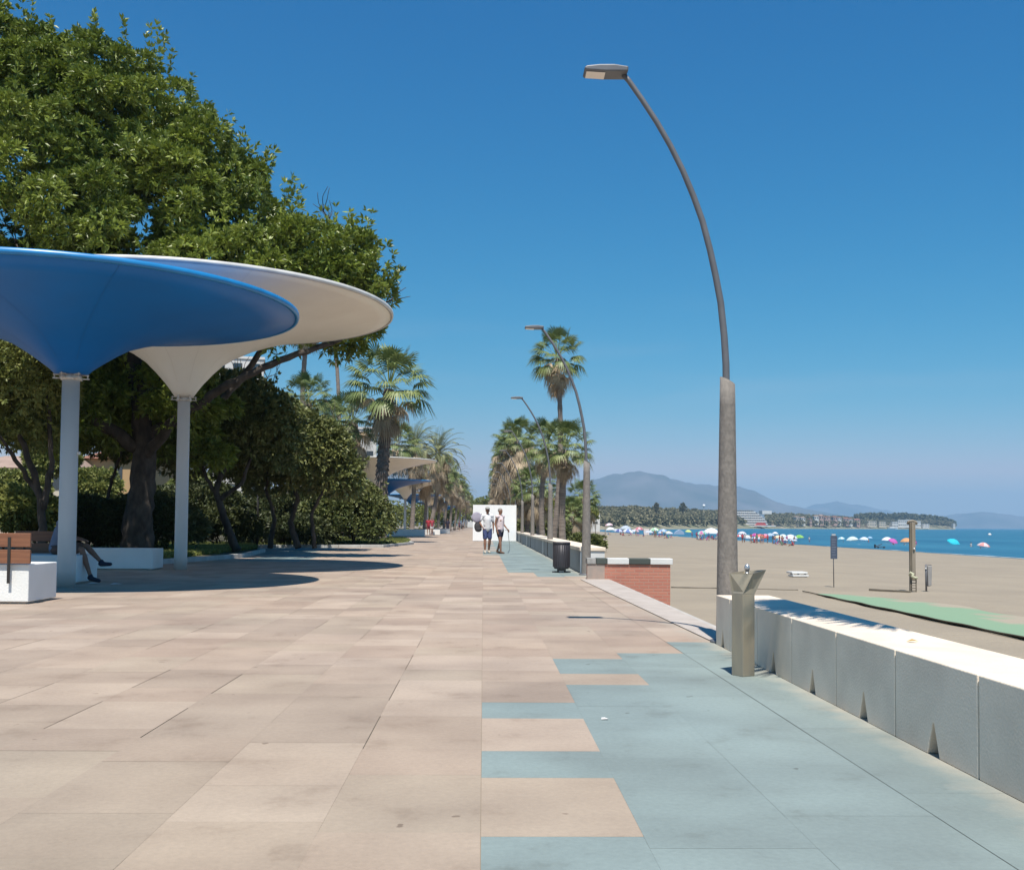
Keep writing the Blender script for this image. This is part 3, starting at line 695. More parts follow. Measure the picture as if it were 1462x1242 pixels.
# shrubs behind the right row
for px, py, Y, rx, ry, lab, mm in [(745, 742, 100, 34, 26, 'grey green bush behind the left end of the long beach wall', leaf_olive), (790, 745, 95, 30, 24, 'yellowish bush behind the slender tall palm trunk', leaf_light),
                        (772, 755, 80, 28, 12, 'low bush at the foot of the palms on the sand', leaf_olive), (838, 778, 78, 16, 6, 'ragged patch of low scrub at the foot of the second lamp post', leaf_olive), (822, 734, 120, 26, 18, 'pale green bush behind the two short palms', leaf_light)]:
    c = P(px, py, Y); root = empty('bush', (c.x, c.y, -.9), 0, lab, 'bush')
    b = MB(); b.tube([(0, 0, 0), (.2, 0, c.z + .9)], [.06, .03], 6); b.build('stem', bark, root)
    crown('foliage', rel([E(px, py, Y, rx, ry), E(px - rx * .3, py + ry * .4, Y, rx * .7, ry * .6)], (c.x, c.y, -.9)), 110, 16, .6, 7, .3, .22, mm, root)
# distant masses of trees where the promenade ends
def farmass(name, label, regs, m, leafs=1.2):
    VV, QQ, TT = [], [], []; k = 0
    for px, py, Y, rx, ry, n_ in regs:
        p, d = clumpy([E(px, py, Y, rx, ry)], n_, 14, min(rx, ry) * Y / F * .5)
        V, Q, T = leaves(p, d, 6, leafs * Y / F * 2.2, .3); VV.append(V); QQ.append(Q + k); TT.append(T); k += len(V)
    o = npmesh(name, np.concatenate(VV), np.concatenate(QQ), m, tone=np.concatenate(TT)); tag(o, label, 'trees', kind='stuff')
farmass('distant_trees', 'hazy mass of trees behind the far canopies and where the promenade runs out', [(690, 728, 460, 30, 14, 60), (720, 726, 440, 26, 18, 60), (660, 728, 430, 20, 16, 40), (695, 720, 420, 6, 6, 16), (740, 735, 380, 20, 14, 40), (636, 735, 240, 22, 16, 40), (655, 733, 300, 18, 16, 40), (545, 744, 190, 42, 24, 90), (590, 744, 200, 34, 20, 80), (620, 742, 230, 26, 18, 60), (490, 742, 170, 50, 26, 90)], leaf_light)
# ------------------------------------------------------------------ funnel canopies
blue_m = mat('blue fibreglass', (.008, .17, .54), .42, (.014, .145, .45), scale=.5, spec=.25)
blue_rim = mat('blue canopy rim', (.02, .26, .62), .35)
cream_m = mat('cream fibreglass', (.98, .92, .80), .45, (.92, .85, .73), scale=.9)
cream_rim = mat('white canopy rim', (.70, .69, .66), .45)
rust = mat('rusty bracket', (.42, .30, .22), .7, (.6, .58, .55), scale=14)
seam_b, seam_w = mat('blue seam', (.012, .145, .43), .5), mat('cream seam', (.88, .81, .69), .6)
PW = [(.22, 4.14), (.30, 4.27), (.44, 4.46), (.66, 4.71), (.9, 4.95), (1.2, 5.15), (1.7, 5.40), (2.3, 5.62), (3.0, 5.82), (3.8, 6.02), (4.6, 6.18), (4.95, 6.24)]
PBl = [(.27, 3.70), (.36, 3.79), (.52, 3.91), (.75, 4.07), (1.0, 4.22), (1.4, 4.36), (1.9, 4.50), (2.5, 4.64), (3.2, 4.77), (3.86, 4.86)]
def canopy(kind, x, y, label, group):
    root = empty('canopy', (x, y, 0), 0, label, 'canopy', group)
    prof = PBl if kind == 'blue' else PW; m, rm = (blue_m, blue_rim) if kind == 'blue' else (cream_m, cream_rim)
    z0 = prof[0][1]; b = MB()
    b.lathe([(.001, 0), (.155, 0), (.15, .3), (.145, z0 - .1), (.001, z0 - .1)], 28)
    b.build('column', steel_col, root)
    b = MB(); top = [(r, z + .07) for r, z in prof]
    b.lathe([(.001, z0)] + prof + top[::-1] + [(.001, z0 + .07)], 96); 
    for k in range(10):
        a = 2 * math.pi * (k + .35) / 10; vs = []
        for r, z in prof[2:]:
            for sg in (-1, 1): vs.append((r * math.cos(a) - sg * .003 * math.sin(a), r * math.sin(a) + sg * .003 * math.cos(a), z - .007))
        b.add(vs, [(2*i, 2*i+1, 2*i+3, 2*i+2) for i in range(len(vs) // 2 - 1)], 1)
    b.build('funnel', [m, seam_b if kind == 'blue' else seam_w], root)
    Rr, Zr = prof[-1]; b = MB(); b.lathe([(Rr - .03, Zr - .015), (Rr + .025, Zr - .01), (Rr + .035, Zr + .02), (Rr + .03, Zr + .075), (Rr - .03, Zr + .08)], 96, closed=True); b.build('rim', rm, root)
    b = MB(); b.lathe([(.001, z0 - .1), (.17, z0 - .1), (.18, z0 - .07), (.165, z0 - .05), (.15, z0 - .001), (.001, z0 - .001)], 24)
    for k in range(6):
        a = k * math.pi / 3 + .3; d = Vector((math.cos(a), math.sin(a), 0)); r3 = Matrix.Rotation(a, 3, 'Z')
        b.obox(d * .22 + Vector((0, 0, z0 - .075)), (.16, .05, .018), r3); b.obox(d * .27 + Vector((0, 0, z0 - .03)), (.02, .02, .10), r3); b.obox(d * .22 + Vector((0, 0, z0 - .012)), (.14, .05, .016), r3)
    b.build('collar', mat('collar paint', (.66, .63, .58), .6, (.46, .36, .28), scale=10, contrast=(.5, .66)), root)
    return root
g_c = 'funnel canopies along the promenade'
c1 = canopy('blue', P(94, 840, 18.5).x, 18.5, 'big blue funnel canopy on a white column, nearest on the left', g_c)
c2 = canopy('white', P(257.5, 818, 25.4).x, 25.4, 'big cream white funnel canopy overlapping behind the nearest blue one', g_c)

b = MB(); b.obox((.16, 0, 2.32), (.05, .06, .05)); b.build('lamp_bracket', steel_col, c1)
for kind, px, Y, lab in [('white', 536, 86.5, 'cream canopy behind the rough palm trunk, third from the near end'), ('blue', 551, 93, 'blue canopy with its white column just right of the rough palm trunk'),
                         ('white', 578, 129, 'cream canopy behind the small blue one at the rough palm'), ('blue', 588, 140, 'blue canopy overlapped by the fifth and seventh canopies'),
                         ('white', 610, 175, 'small far cream canopy with a flat rim above two blue ones'), ('blue', 618, 186, 'small far blue canopy, nearer of the two last blue ones'),
                         ('blue', 634, 226, 'tiny blue canopy, the farthest blue one'), ('white', 640, 245, 'tiny pale canopy at the far end of the row')]:
    src = c2 if kind == 'white' else c1
    r_ = empty('canopy', (P(px, 760, Y).x, Y, 0), random.uniform(0, 1), lab, 'canopy', g_c)
    for ch in [o for o in bpy.data.objects if o.parent == src]:
        if ch.name.startswith(('lamp_bracket', 'rim_bolt')): continue
        c = ch.copy(); col.objects.link(c); c.parent = r_

# ------------------------------------------------------------------ lamp posts
def lamp_master():
    base = Vector((2.44, 10.4, 0)); root = empty('street_lamp', base, 0, 'grey curved street lamp with patterned sleeve standing at the end of the near bench wall', 'street lamp', 'curved street lamps along the sea wall')
    Y = 10.4; pts = [(1037, 560), (1036.5, 520), (1034, 480), (1029, 432), (1022, 395), (1014, 358), (1003, 316), (990, 280), (975, 244), (957, 208), (938, 175), (917, 143), (898, 116), (890, 107)]
    pp = []
    for i, (x, y) in enumerate(pts):
        k = max(0, (560 - y) / 453); p = P(x, y, Y); back = 0
        p = P(x, y, Y + back); pp.append(p - base)
    pp = [Vector((pp[0].x, pp[0].y, -.0)), Vector((pp[0].x, pp[0].y, 1.6))] + pp
    n_ = len(pp); b = MB(); b.tube(pp, [.045, .045] + [.036 - .012 * i / n_ for i in range(n_ - 2)], 14); pole = b.build('pole', lamp_metal, root)
    # sleeve with slanted cut top
    cx = pp[2].x + .012; b = MB(); n = 32; vs = []; zs = [0, .25, .6, 1.0, 1.5, 2.0, 2.35]
    for z in zs:
        r = .112 - .034 * (z / 2.35)
        for j in range(n): a = 2*math.pi*j/n; vs.append((cx + r * math.cos(a), r * math.sin(a), z))
    for j in range(n): a = 2*math.pi*j/n; r = .074; vs.append((cx + r * math.cos(a), r * math.sin(a), 2.60 - .04 * math.cos(a)))
    fs = [(i*n+j, i*n+(j+1) % n, (i+1)*n+(j+1) % n, (i+1)*n+j) for i in range(len(zs)) for j in range(n)]
    b.add(vs, fs, 0, True); k = len(zs) * n
    vs2 = [(cx + .066 * math.cos(2*math.pi*j/n), .066 * math.sin(2*math.pi*j/n), 2.60 - .04 * math.cos(2*math.pi*j/n)) for j in range(n)] + [(cx + .066 * math.cos(2*math.pi*j/n), .066 * math.sin(2*math.pi*j/n), 2.3) for j in range(n)]
    b.add(vs2, [(j, (j+1) % n, n + (j+1) % n, n + j) for j in range(n)] + [tuple(range(n, 2*n))], 0, True)
    rim = [(k + j, k + (j+1) % n, k + n + (j+1) % n, k + n + j) for j in range(n)]
    for f in rim: b.f.append(list(f)); b.m.append(0); b.sm.append(False)
    b.build('sleeve', corten, root, recalc=False)
    b = MB(); b.lathe([(.001, .0), (.17, .0), (.17, .02), (.13, .035), (.001, .035)], 24, (cx, 0, 0)); b.build('base_plate', lamp_metal, root)
    # head
    hp = pp[-1]; L, Wd, b = .43, .22, MB(); prof = [(0.035, -.028), (.04, .022), (-.10, .042), (-.25, .038), (-.38, .022), (-.405, .002), (-.39, -.022), (-.2, -.032)]
    b.prism([(x, z) for x, z in prof], -Wd / 2, Wd / 2); hd = b.build('lamp_head', lamp_metal, root, loc=hp + Vector((0, 0, .02)), bevel=.012)
    b = MB(); b.prism([(-.38, -.026), (-.38, -.032), (-.19, -.040), (-.19, -.034)], -Wd / 2 + .03, Wd / 2 - .03); b.build('lens', lens_m, hd, bevel=.004)
    return root
lm = lamp_master()
labs = ['curved street lamp standing between the black bin and the brick wall', 'curved street lamp whose pole crosses in front of the tall slender palm trunk',
        'curved street lamp just left of the right hand palm row, fourth from the camera', 'distant curved lamp, fifth from the camera', 'distant curved lamp, sixth from the camera', 'distant curved lamp, seventh from the camera', 'distant curved lamp, eighth from the camera', 'distant curved lamp, ninth and farthest from the camera']
for i, lab in enumerate(labs):
    Y = 24.2 + 13.6 * i; r_ = lm.copy(); col.objects.link(r_); r_.location = (2.39 if i == 0 else 2.46 + (.45 if i > 0 else 0), Y, 0); r_['label'] = lab
    if i > 0: r_.location.x = 2.42
    for ch in [o for o in bpy.data.objects if o.parent == lm]:
        c = ch.copy(); col.objects.link(c); c.parent = r_
        for g in [o for o in bpy.data.objects if o.parent == ch]:
            d = g.copy(); col.objects.link(d); d.parent = c

# ------------------------------------------------------------------ walls
def blockwall(name, label, y_list, x0, x1, h, notch=True, seam=True):
    yc = y_list[0]; root = empty(name, ((x0 + x1) / 2, yc, 0), 0, label, 'wall')
    b = MB(); s_ = MB()
    for ya, yb in zip(y_list, y_list[1:]):
        a, c = ya - yc + .006, yb - yc - .006; mid = (a + c) / 2
        poly = [(a, .0), (mid - .07, .0), (mid - .006, .165), (mid + .006, .165), (mid + .07, .0), (c, .0), (c, h), (a, h)] if notch else [(a, 0), (c, 0), (c, h), (a, h)]
        b.prism(poly, x0 - (x0 + x1) / 2, x1 - (x0 + x1) / 2, plane='YZ')
        s_.box(-.24, .24, c - .002, c + .014, .01, h - .012)
    b.build('blocks', wall_white, root, bevel=.018)
    if seam: s_.build('joint_mortar', mat('white joint mortar', (.85, .85, .83), .8), root)
    return root
ys = [4.8 + .975 * k for k in range(-6, 6)] + [10.24]
blockwall('bench_wall', 'low white concrete bench wall of notched blocks along the right, behind the drinking fountain', ys, 2.28, 2.80, .478)
# long far wall
b = MB(); wx = 2.32
root = empty('sea_wall', (2.6, 24.9, 0), 0, 'long pale wall with white capped top running from the second lamp into the distance', 'wall')
b.box(-.27, .27, .012, 110, 0, .53); b.build('wall_body', mat('far wall grey', (.45, .44, .43), .85, (.38, .37, .36), scale=.7), root, bevel=.01)
b = MB(); b.box(-.31, .31, -.03, 110, .532, .62); b.build('coping', wall_white, root, bevel=.012)
b = MB(); b.box(-.29, .285, -.0, .010, 0, .53)  # white sheet on the end face, its sunlight put into the colour
for yy in (15.6, 31, 47, 63, 80): b.box(-.285, -.272, yy, yy + .55, 0, .53)
b.build('sunlit_end_and_pilasters', white_paint, root)

# brick wall down to the beach
bm_ = bpy.data.materials.new('red brick'); t = nt(bm_); n, l = t.nodes, t.links; bs = n['Principled BSDF']; bs.inputs['Roughness'].default_value = .9
tc = n.new('ShaderNodeTexCoord'); mp = n.new('ShaderNodeMapping'); mp.inputs['Rotation'].default_value = (R(-90), 0, 0); l.new(tc.outputs['Object'], mp.inputs['Vector'])
bt = n.new('ShaderNodeTexBrick'); bt.inputs['Scale'].default_value = 1; bt.inputs['Brick Width'].default_value = .20; bt.inputs['Row Height'].default_value = .068; bt.inputs['Mortar Size'].default_value = .009
bt.inputs['Color1'].default_value = (.42, .155, .11, 1); bt.inputs['Color2'].default_value = (.47, .19, .13, 1); bt.inputs['Mortar'].default_value = (.41, .225, .17, 1); l.new(mp.outputs[0], bt.inputs['Vector'])
l.new(bt.outputs['Color'], bs.inputs['Base Color']); bp = n.new('ShaderNodeBump'); bp.inputs['Strength'].default_value = .6; bp.inputs['Distance'].default_value = .01; l.new(bt.outputs['Fac'], bp.inputs['Height']); bp.invert = True; l.new(bp.outputs[0], bs.inputs['Normal'])
Yb = 22.25; xl, xr = P(839, 820, Yb).x, P(957, 820, Yb).x
root = empty('brick_wall', (xl, Yb, -1.0), 0, 'red brick wall with black and white coping stepping down to the beach', 'wall')
b = MB(); b.box(0, xr - xl, 0, .25, -.5, 1.32); b.build('brickwork', bm_, root)
b = MB(); b.box(-.01, .36, -.012, -.002, .98, 1.32); b.build('mortar_patch', mat('old mortar', (.36, .30, .26), .95, (.46, .34, .28), scale=6), root)
wdt = xr - xl; edges = [-.02, .10 * wdt, .235 * wdt, .50 * wdt, .755 * wdt, wdt + .05]; 
wc = mat('weathered coping', (.40, .39, .37), .8, (.20, .20, .19), scale=8); dk = mat('dark green coping paint', (.07, .085, .075), .6)
for a, c, mm, nm in [(edges[0], edges[1], wc, 'weathered end'), (edges[1], edges[2], dk, 'short dark coping block'), (edges[2], edges[3], white_paint, 'white coping block in the middle'), (edges[3], edges[4], dk, 'long dark coping block'), (edges[4], edges[5], white_paint, 'white coping block at the beach end')]:
    b = MB(); b.box(a + .003, c - .003, -.035, .285, 1.322, 1.45); o = b.build('coping_block', mm, root, bevel=.012); o['label'] = nm

# ------------------------------------------------------------------ litter bin
root = empty('litter_bin', (P(801.5, 815, 25.3).x, 25.3, 0), 0, 'black cylindrical litter bin with ribbed sides standing before the long wall', 'litter bin')
bin_m = mat('bin metal', (.05, .048, .055), .5, (.065, .06, .07), metal=.2, scale=3)
b = MB(); b.lathe([(.001, .09), (.17, .09), (.19, .13), (.20, .3), (.20, .70), (.175, .70), (.17, .40), (.001, .40)], 36)
for k in range(24):
    a = k * math.pi / 12; d = Vector((math.cos(a), math.sin(a), 0)); b.obox(d * .202 + Vector((0, 0, .42)), (.012, .026, .56), Matrix.Rotation(a, 3, 'Z'))
b.build('drum', bin_m, root)
b = MB(); b.lathe([(.185, .69), (.212, .69), (.216, .715), (.205, .735), (.18, .73)], 36, closed=True); b.build('rim', bin_m, root)
b = MB(); b.box(-.10, .10, -.10, .10, .035, .09)
b.build('pedestal', bin_m, root)
for sx in (-1, 1):
    b = MB(); b.box(min(sx * .06, sx * .22), max(sx * .06, sx * .22), -.05, .05, 0, .034); b.build('foot', bin_m, root, bevel=.006)

# ------------------------------------------------------------------ drinking fountain
fp = G(1061, 964); root = empty('drinking_fountain', fp, R(30), 'angular grey brown metal drinking fountain with a flared bowl beside the bench wall', 'drinking fountain')
fm = mat('fountain metal', (.42, .36, .26), .5, (.30, .275, .225), metal=.3, scale=3, stretch=(2, 2, .6), detail=6)
h, Ht = .062, .63; b = MB(); b.box(-h, h, -h, h, 0, Ht); b.build('column', fm, root, bevel=.004)
b = MB()
low = [(-h, -h), (h, -h), (h, h), (-h, h)]; up = [(.00, -.108, .790), (.185, -.06, .812), (.115, .105, .80), (-.074, .078, .785)]
vo = [(x, y, Ht) for x, y in low] + up
vi = [(x * .9, y * .9, Ht + .02) for x, y in low] + [(x * .955, y * .94, z) for x, y, z in up]
fs = []
for k in range(4): j = (k+1) % 4; fs.append((k, j, 4+j, 4+k))
b.add(vo, fs + [(3, 2, 1, 0)]); b.add(vi, [tuple(reversed(f)) for f in fs] + [(0, 1, 2, 3)])
b.add([vo[4+k] for k in range(4)] + [vi[4+k] for k in range(4)], [(k, (k+1) % 4, 4 + (k+1) % 4, 4 + k) for k in range(4)])
b.build('bowl', fm, root, recalc=False)
ch = mat('chrome', (.75, .75, .74), .35, metal=.7); b = MB(); b.tube([(.06, .02, Ht + .02), (.06, .02, .80)], .012, 10); b.ell((.06, .02, .825), (.020, .024, .034), 12)
b.build('spout', ch, root)

# ------------------------------------------------------------------ bench blocks on the left
wood = mat('bench wood', (.30, .125, .06), .55, (.21, .085, .042), scale=3, stretch=(.4, 8, 8), bump=.3)
iron = mat('dark iron', (.05, .045, .04), .5, metal=.3)
bench_white = mat('bench block white', (.90, .90, .87), .75, (.84, .84, .80), scale=2, bump=.3)
def bench(name, label, loc, L, D, Hh, rz=0, back=None, straps=()):
    root = empty(name, loc, rz, label, 'bench'); b = MB(); b.box(-L, 0, 0, D, .03, Hh); b.build('block', bench_white, root, bevel=.012)
    b = MB(); b.box(-L + .05, -.05, .05, D - .05, 0, .03); b.build('plinth', conc, root)
    if back:
        y0 = back[2]
        for z0 in (Hh + .01, Hh + .235):
            b = MB(); b.box(back[0], back[1], y0, y0 + .045, z0, z0 + .19); b.build('back_plank', wood, root, bevel=.006)
        for sx in straps:
            b = MB(); b.box(sx - .02, sx + .02, y0 - .012, y0 - .002, Hh - .26, Hh + .37); b.build('strap', iron, root)
    return root
p1 = G(40, 862.5); b1 = bench('bench', 'sunlit white block bench with wooden back planks, cut off by the left edge', (p1.x, p1.y, 0), 2.6, .95, .545, R(0), (-2.3, .03, -.05), (-.25, -1.9))
p2 = G(125, 833); p2.x -= .12; b2 = bench('bench', 'shaded white block bench with wooden back on which the man sits', (p2.x, p2.y - .2, 0), 1.75, 1.0, .52, R(0), (-1.42, -.72, .70), (-1.25,))
p3 = G(218, 814); b3 = bench('bench', 'shaded plain white block bench without a back, behind the man', (p3.x, p3.y, 0), 2.2, .9, .50, R(2), None)
# low far planter block beside the blue canopy column
pf = G(606, 766); b4 = bench('bench', 'long low grey white block under the far blue canopy', (pf.x, pf.y, 0), 3.4, 1.5, .62, 0, None)
for q, (px, py, L) in enumerate([(628, 764, 1.6), (642, 762, 1.8)]):
    p = G(px, py); bench('bench', ['small cream block beside the walker in red', 'small cream block beyond the walker in red'][q], (p.x, p.y, 0), L, 1.2, .55)

# slim dark post in front of the shrubs
pd = G(367, 782); root = empty('post', (pd.x, pd.y, .05), 0, 'slim black post standing in the bed in front of the dark trees', 'post')
b = MB(); b.tube([(0, 0, 0), (0, 0, 3.3)], [.05, .04], 10); b.build('shaft', iron, root); b = MB(); b.lathe([(.001, 3.3), (.07, 3.3), (.05, 3.4), (.001, 3.42)], 12); b.build('cap', iron, root)
# paper scraps
for px, py, lab in [(133, 834, 'white scrap of paper on the shaded paving, left of two'), (165, 835, 'white scrap of paper on the shaded paving, right of two'), (505, 0, '')]:
    if not lab: continue
    p = G(px, py); b = MB(); b.add([(-.09, -.05, .012), (.07, -.06, .022), (.1, .06, .014), (-.06, .07, .03), (0, 0, .035)], [(0, 1, 4), (1, 2, 4), (2, 3, 4), (3, 0, 4)]); o = b.build('paper_scrap', white_paint, loc=(p.x, p.y, 0)); tag(o, lab, 'litter')
p = G(863, 1027); b = MB(); b.add([(-.02, -.012, .004), (.022, -.015, .008), (.02, .014, .004), (-.016, .018, .01), (0, 0, .014)], [(0, 1, 4), (1, 2, 4), (2, 3, 4), (3, 0, 4)]); o = b.build('paper_scrap', white_paint, loc=(p.x, p.y, 0)); tag(o, 'tiny white scrap lying on the blue paving', 'litter')
p = G(1302, 917, .478); b = MB(); b.add([(-.035, 0, .004), (0, -.02, .01), (.04, 0, .006), (0, .022, .012), (0, 0, .02)], [(0, 1, 4), (1, 2, 4), (2, 3, 4), (3, 0, 4)]); o = b.build('dry_leaf', mat('dry leaf', (.5, .33, .12), .7), loc=(p.x, p.y, .48)); tag(o, 'small yellow dry leaf lying on top of the bench wall', 'leaf')

# ------------------------------------------------------------------ white board
pb0, pb1 = G(675, 771.5), G(737, 773.5); Yw = 70
xa, xb2 = P(675, 760, Yw).x, P(737, 760, Yw).x
root = empty('display_board', ((xa + xb2) / 2, Yw, 0), 0, 'big blank white free standing board behind the two walkers', 'board')
hw = (xb2 - xa) / 2; b = MB(); b.box(-hw, hw, 0, .08, .02, 2.42); b.build('panel', mat('board white', (.97, .97, .96), .6, (.93, .93, .93)), root, bevel=.01)
for sx in (-1, 1):
    b = MB(); b.box(sx * (hw - .3) - .03, sx * (hw - .3) + .03, .085, .75, 0, .05); b.tube([(sx * (hw - .3), .09, 1.5), (sx * (hw - .3), .72, .05)], .02, 8); b.build('support_foot', iron, root)
# ------------------------------------------------------------------ people
skin = mat('skin', (.42, .25, .17), .6, (.38, .22, .15)); skin_tan = mat('tanned skin', (.30, .15, .095), .6, (.26, .13, .08)); hair_grey = mat('grey hair', (.33, .31, .28), .8); hair_dark = mat('dark hair', (.03, .02, .015), .7)
def cloth(n_, c): return mat(n_, c, .85, tuple(x * .85 for x in c), scale=6)
def fuse(b, name, m, parent, vox):
    o = b.build(name, m, None); md = o.modifiers.new('r', 'REMESH'); md.mode = 'VOXEL'; md.voxel_size = vox; md.use_smooth_shade = True
    s2 = o.modifiers.new('s', 'SMOOTH'); s2.iterations = 2; s2.factor = .5
    dg = bpy.context.evaluated_depsgraph_get(); dg.update(); me = bpy.data.meshes.new_from_object(o.evaluated_get(dg)); me.name = name
    old = o.data; o.modifiers.clear(); o.data = me; bpy.data.meshes.remove(old); o.parent = parent
    if not me.materials: me.materials.append(m)
    return o
STAND = dict(pelvis=(0, 0, .93), belly=(0, -.01, 1.07), chest=(0, 0, 1.27), neck=(0, .005, 1.44), head=(0, -.01, 1.60),
             sl=(-.175, 0, 1.40), sr=(.175, 0, 1.40), el=(-.225, .03, 1.12), er=(.225, .03, 1.12), wl=(-.24, -.04, .87), wr=(.24, -.04, .87),
             hl=(-.085, 0, .90), hr=(.085, 0, .90), kl=(-.10, -.02, .49), kr=(.10, -.02, .49), al=(-.105, .02, .08), ar=(.105, .02, .08), tl=(-.12, -.14, .03), tr=(.12, -.14, .03))
def hand(b, w, e, inward):
    w, e = Vector(w), Vector(e); d = (w - e).normalized(); sd = Vector(inward); sd = (sd - d * sd.dot(d)).normalized(); nn = d.cross(sd)
    # palm : flat block of capsules
    for k in (-1, -.33, .33, 1): b.cap(w + nn * k * .018 + d * .01, w + d * .085 + nn * k * .026, .013, .012, 8)
    for k, L in zip((-1, -.35, .35, 1), (.068, .078, .073, .058)):
        a = w + d * .085 + nn * k * .028; m_ = a + d * L * .5 + sd * .008; b.cap(a, m_, .0085, .008, 8); b.cap(m_, m_ + (d * .8 + sd * .6) * L * .5, .008, .007, 8)
    a = w + d * .03 - nn * .03; b.cap(a, a + d * .04 - nn * .022 + sd * .012, .0105, .009, 8); b.cap(a + d * .04 - nn * .022 + sd * .012, a + d * .068 - nn * .026 + sd * .02, .009, .0075, 8)
def person(label, loc, rz, J=None, sk=None, top=None, bottom=None, hair=None, scale=1.0, vox=.011, female=False, long_hair=False, group=None, shoes=None, cat='person', hat=None):
    j = dict(STAND); j.update(J or {}); j = {k: Vector(v) for k, v in j.items()}; sk = sk or skin
    root = empty('person', loc, rz, label, cat, group); root.scale = (scale,) * 3
    b = MB(); w = .92 if female else 1
    ax = (j['neck'] - j['pelvis']).normalized(); fwd = j.get('fwd', Vector((0, -1, 0)))
    b.ell(j['chest'], (.155 * w, .105, .17), 16); b.ell(j['belly'], (.135 * w, .10, .15), 16); b.ell(j['pelvis'], (.155, .11, .12), 16)
    b.cap(j['belly'], j['chest'], .12, .125); b.cap(j['pelvis'], j['belly'], .13, .12)
    if female:
        for s in (-.06, .06): b.ell(j['chest'] + Vector((s, 0, -.02)) + fwd * .085, (.055, .05, .055), 10)
    b.cap(j['sl'], j['sr'], .058, .058); b.cap(j['chest'] + ax * .12, j['neck'], .075, .055); b.cap(j['neck'], j['head'] - Vector((0, 0, .06)), .054, .05)
    hd = j['head']; hf = j.get('hf', fwd).normalized(); hs_ = Vector((-hf.y, hf.x, 0)).normalized()
    hr3 = Matrix((hs_, -hf, Vector((0, 0, 1)))).transposed()
    b.ell(hd + Vector((0, 0, .02)), (.075, .092, .10), 16, rot=hr3); b.ell(hd + hf * .03 - Vector((0, 0, .055)), (.052, .055, .055), 12, rot=hr3)
    b.cap(hd + hf * .085 + Vector((0, 0, .02)), hd + hf * .108 - Vector((0, 0, .018)), .009, .014, 8)
    for s in (-1, 1): b.ell(hd + hs_ * s * .076 - Vector((0, 0, .005)), (.012, .02, .03), 8, rot=hr3)
    for s, sh, e, wr in ((-1, 'sl', 'el', 'wl'), (1, 'sr', 'er', 'wr')):
        b.cap(j[sh], j[e], .050 * w, .038 * w); b.cap(j[e], j[wr], .039 * w, .026 * w); hand(b, j[wr], j[e], j.get('palm', Vector((-s, 0, 0))))
    for s, h, k, a, t in ((-1, 'hl', 'kl', 'al', 'tl'), (1, 'hr', 'kr', 'ar', 'tr')):
        b.cap(j[h], j[k], .088, .055); kn, an = j[k], j[a]; b.cap(kn, kn.lerp(an, .35) + (j[a] - j[t]).normalized() * .012 * 0, .054, .056); b.cap(kn.lerp(an, .3), an, .055, .033)
        b.cap(an + Vector((0, 0, -.02)), j[t], .038, .028)
    fuse(b, 'body', sk, root, vox)
    # eyes and mouth
    b = MB()
    for s in (-1, 1): b.ell(hd + hs_ * s * .031 + hf * .083 + Vector((0, 0, .022)), (.012, .006, .007), 8, rot=hr3)
    b.ell(hd + hf * .085 - Vector((0, 0, .048)), (.022, .006, .005), 8, rot=hr3); b.build('eyes_and_mouth', mat('dark eye', (.03, .02, .02), .3), root)
    b = MB(); b.ell(hd + Vector((0, 0, .045)) - hf * .014, (.083, .096, .088), 16, rot=hr3)
    if long_hair: b.ell(hd - hf * .05 - Vector((0, 0, .05)), (.075, .05, .12), 12, rot=hr3)
    hmesh = fuse(b, 'hair', hair or hair_dark, root, max(vox, .012))
    if hat:
        b = MB(); b.ell(hd + Vector((0, 0, .075)) - hf * .008, (.093, .107, .072), 16, rot=hr3); b.ell(hd + Vector((0, 0, .07)) + hf * .10, (.07, .07, .010), 14, rot=hr3); fuse(b, 'cap', hat, root, max(vox, .01))
    if top:
        b = MB(); g = .016
        b.ell(j['chest'], (.155 * w + g, .105 + g, .17 + g), 16); b.ell(j['belly'], (.145 * w + g, .11 + g, .16), 16); b.cap(j['pelvis'] + ax * .0, j['chest'], .128 + g, .13 + g); b.ell(j['pelvis'], (.155 + g + .012, .11 + g + .012, .075), 16)
        b.cap(j['sl'], j['sr'], .064 + g * .5, .064 + g * .5)
        if top[1]:
            for sh, e in (('sl', 'el'), ('sr', 'er')): b.cap(j[sh], j[sh].lerp(j[e], top[1]), .062, .060)
        fuse(b, 'shirt', top[0], root, vox)
    if bottom:
        b = MB(); b.ell(j['pelvis'], (.155 + .014, .11 + .016, .115), 16)
        for h, k in (('hl', 'kl'), ('hr', 'kr')): b.cap(j[h], j[h].lerp(j[k], bottom[1]), .102, .086)
        fuse(b, 'shorts', bottom[0], root, vox)
    if shoes:
        for a, t in (('al', 'tl'), ('ar', 'tr')):
            b = MB(); b.cap(j[a] + Vector((0, 0, -.03)), j[t], .047, .036); b.cap(j[a] + (j[a] - j[t]) * .15 + Vector((0, 0, -.03)), j[a] + Vector((0, 0, .02)), .04, .04); fuse(b, 'shoe', shoes, root, vox)
    return root

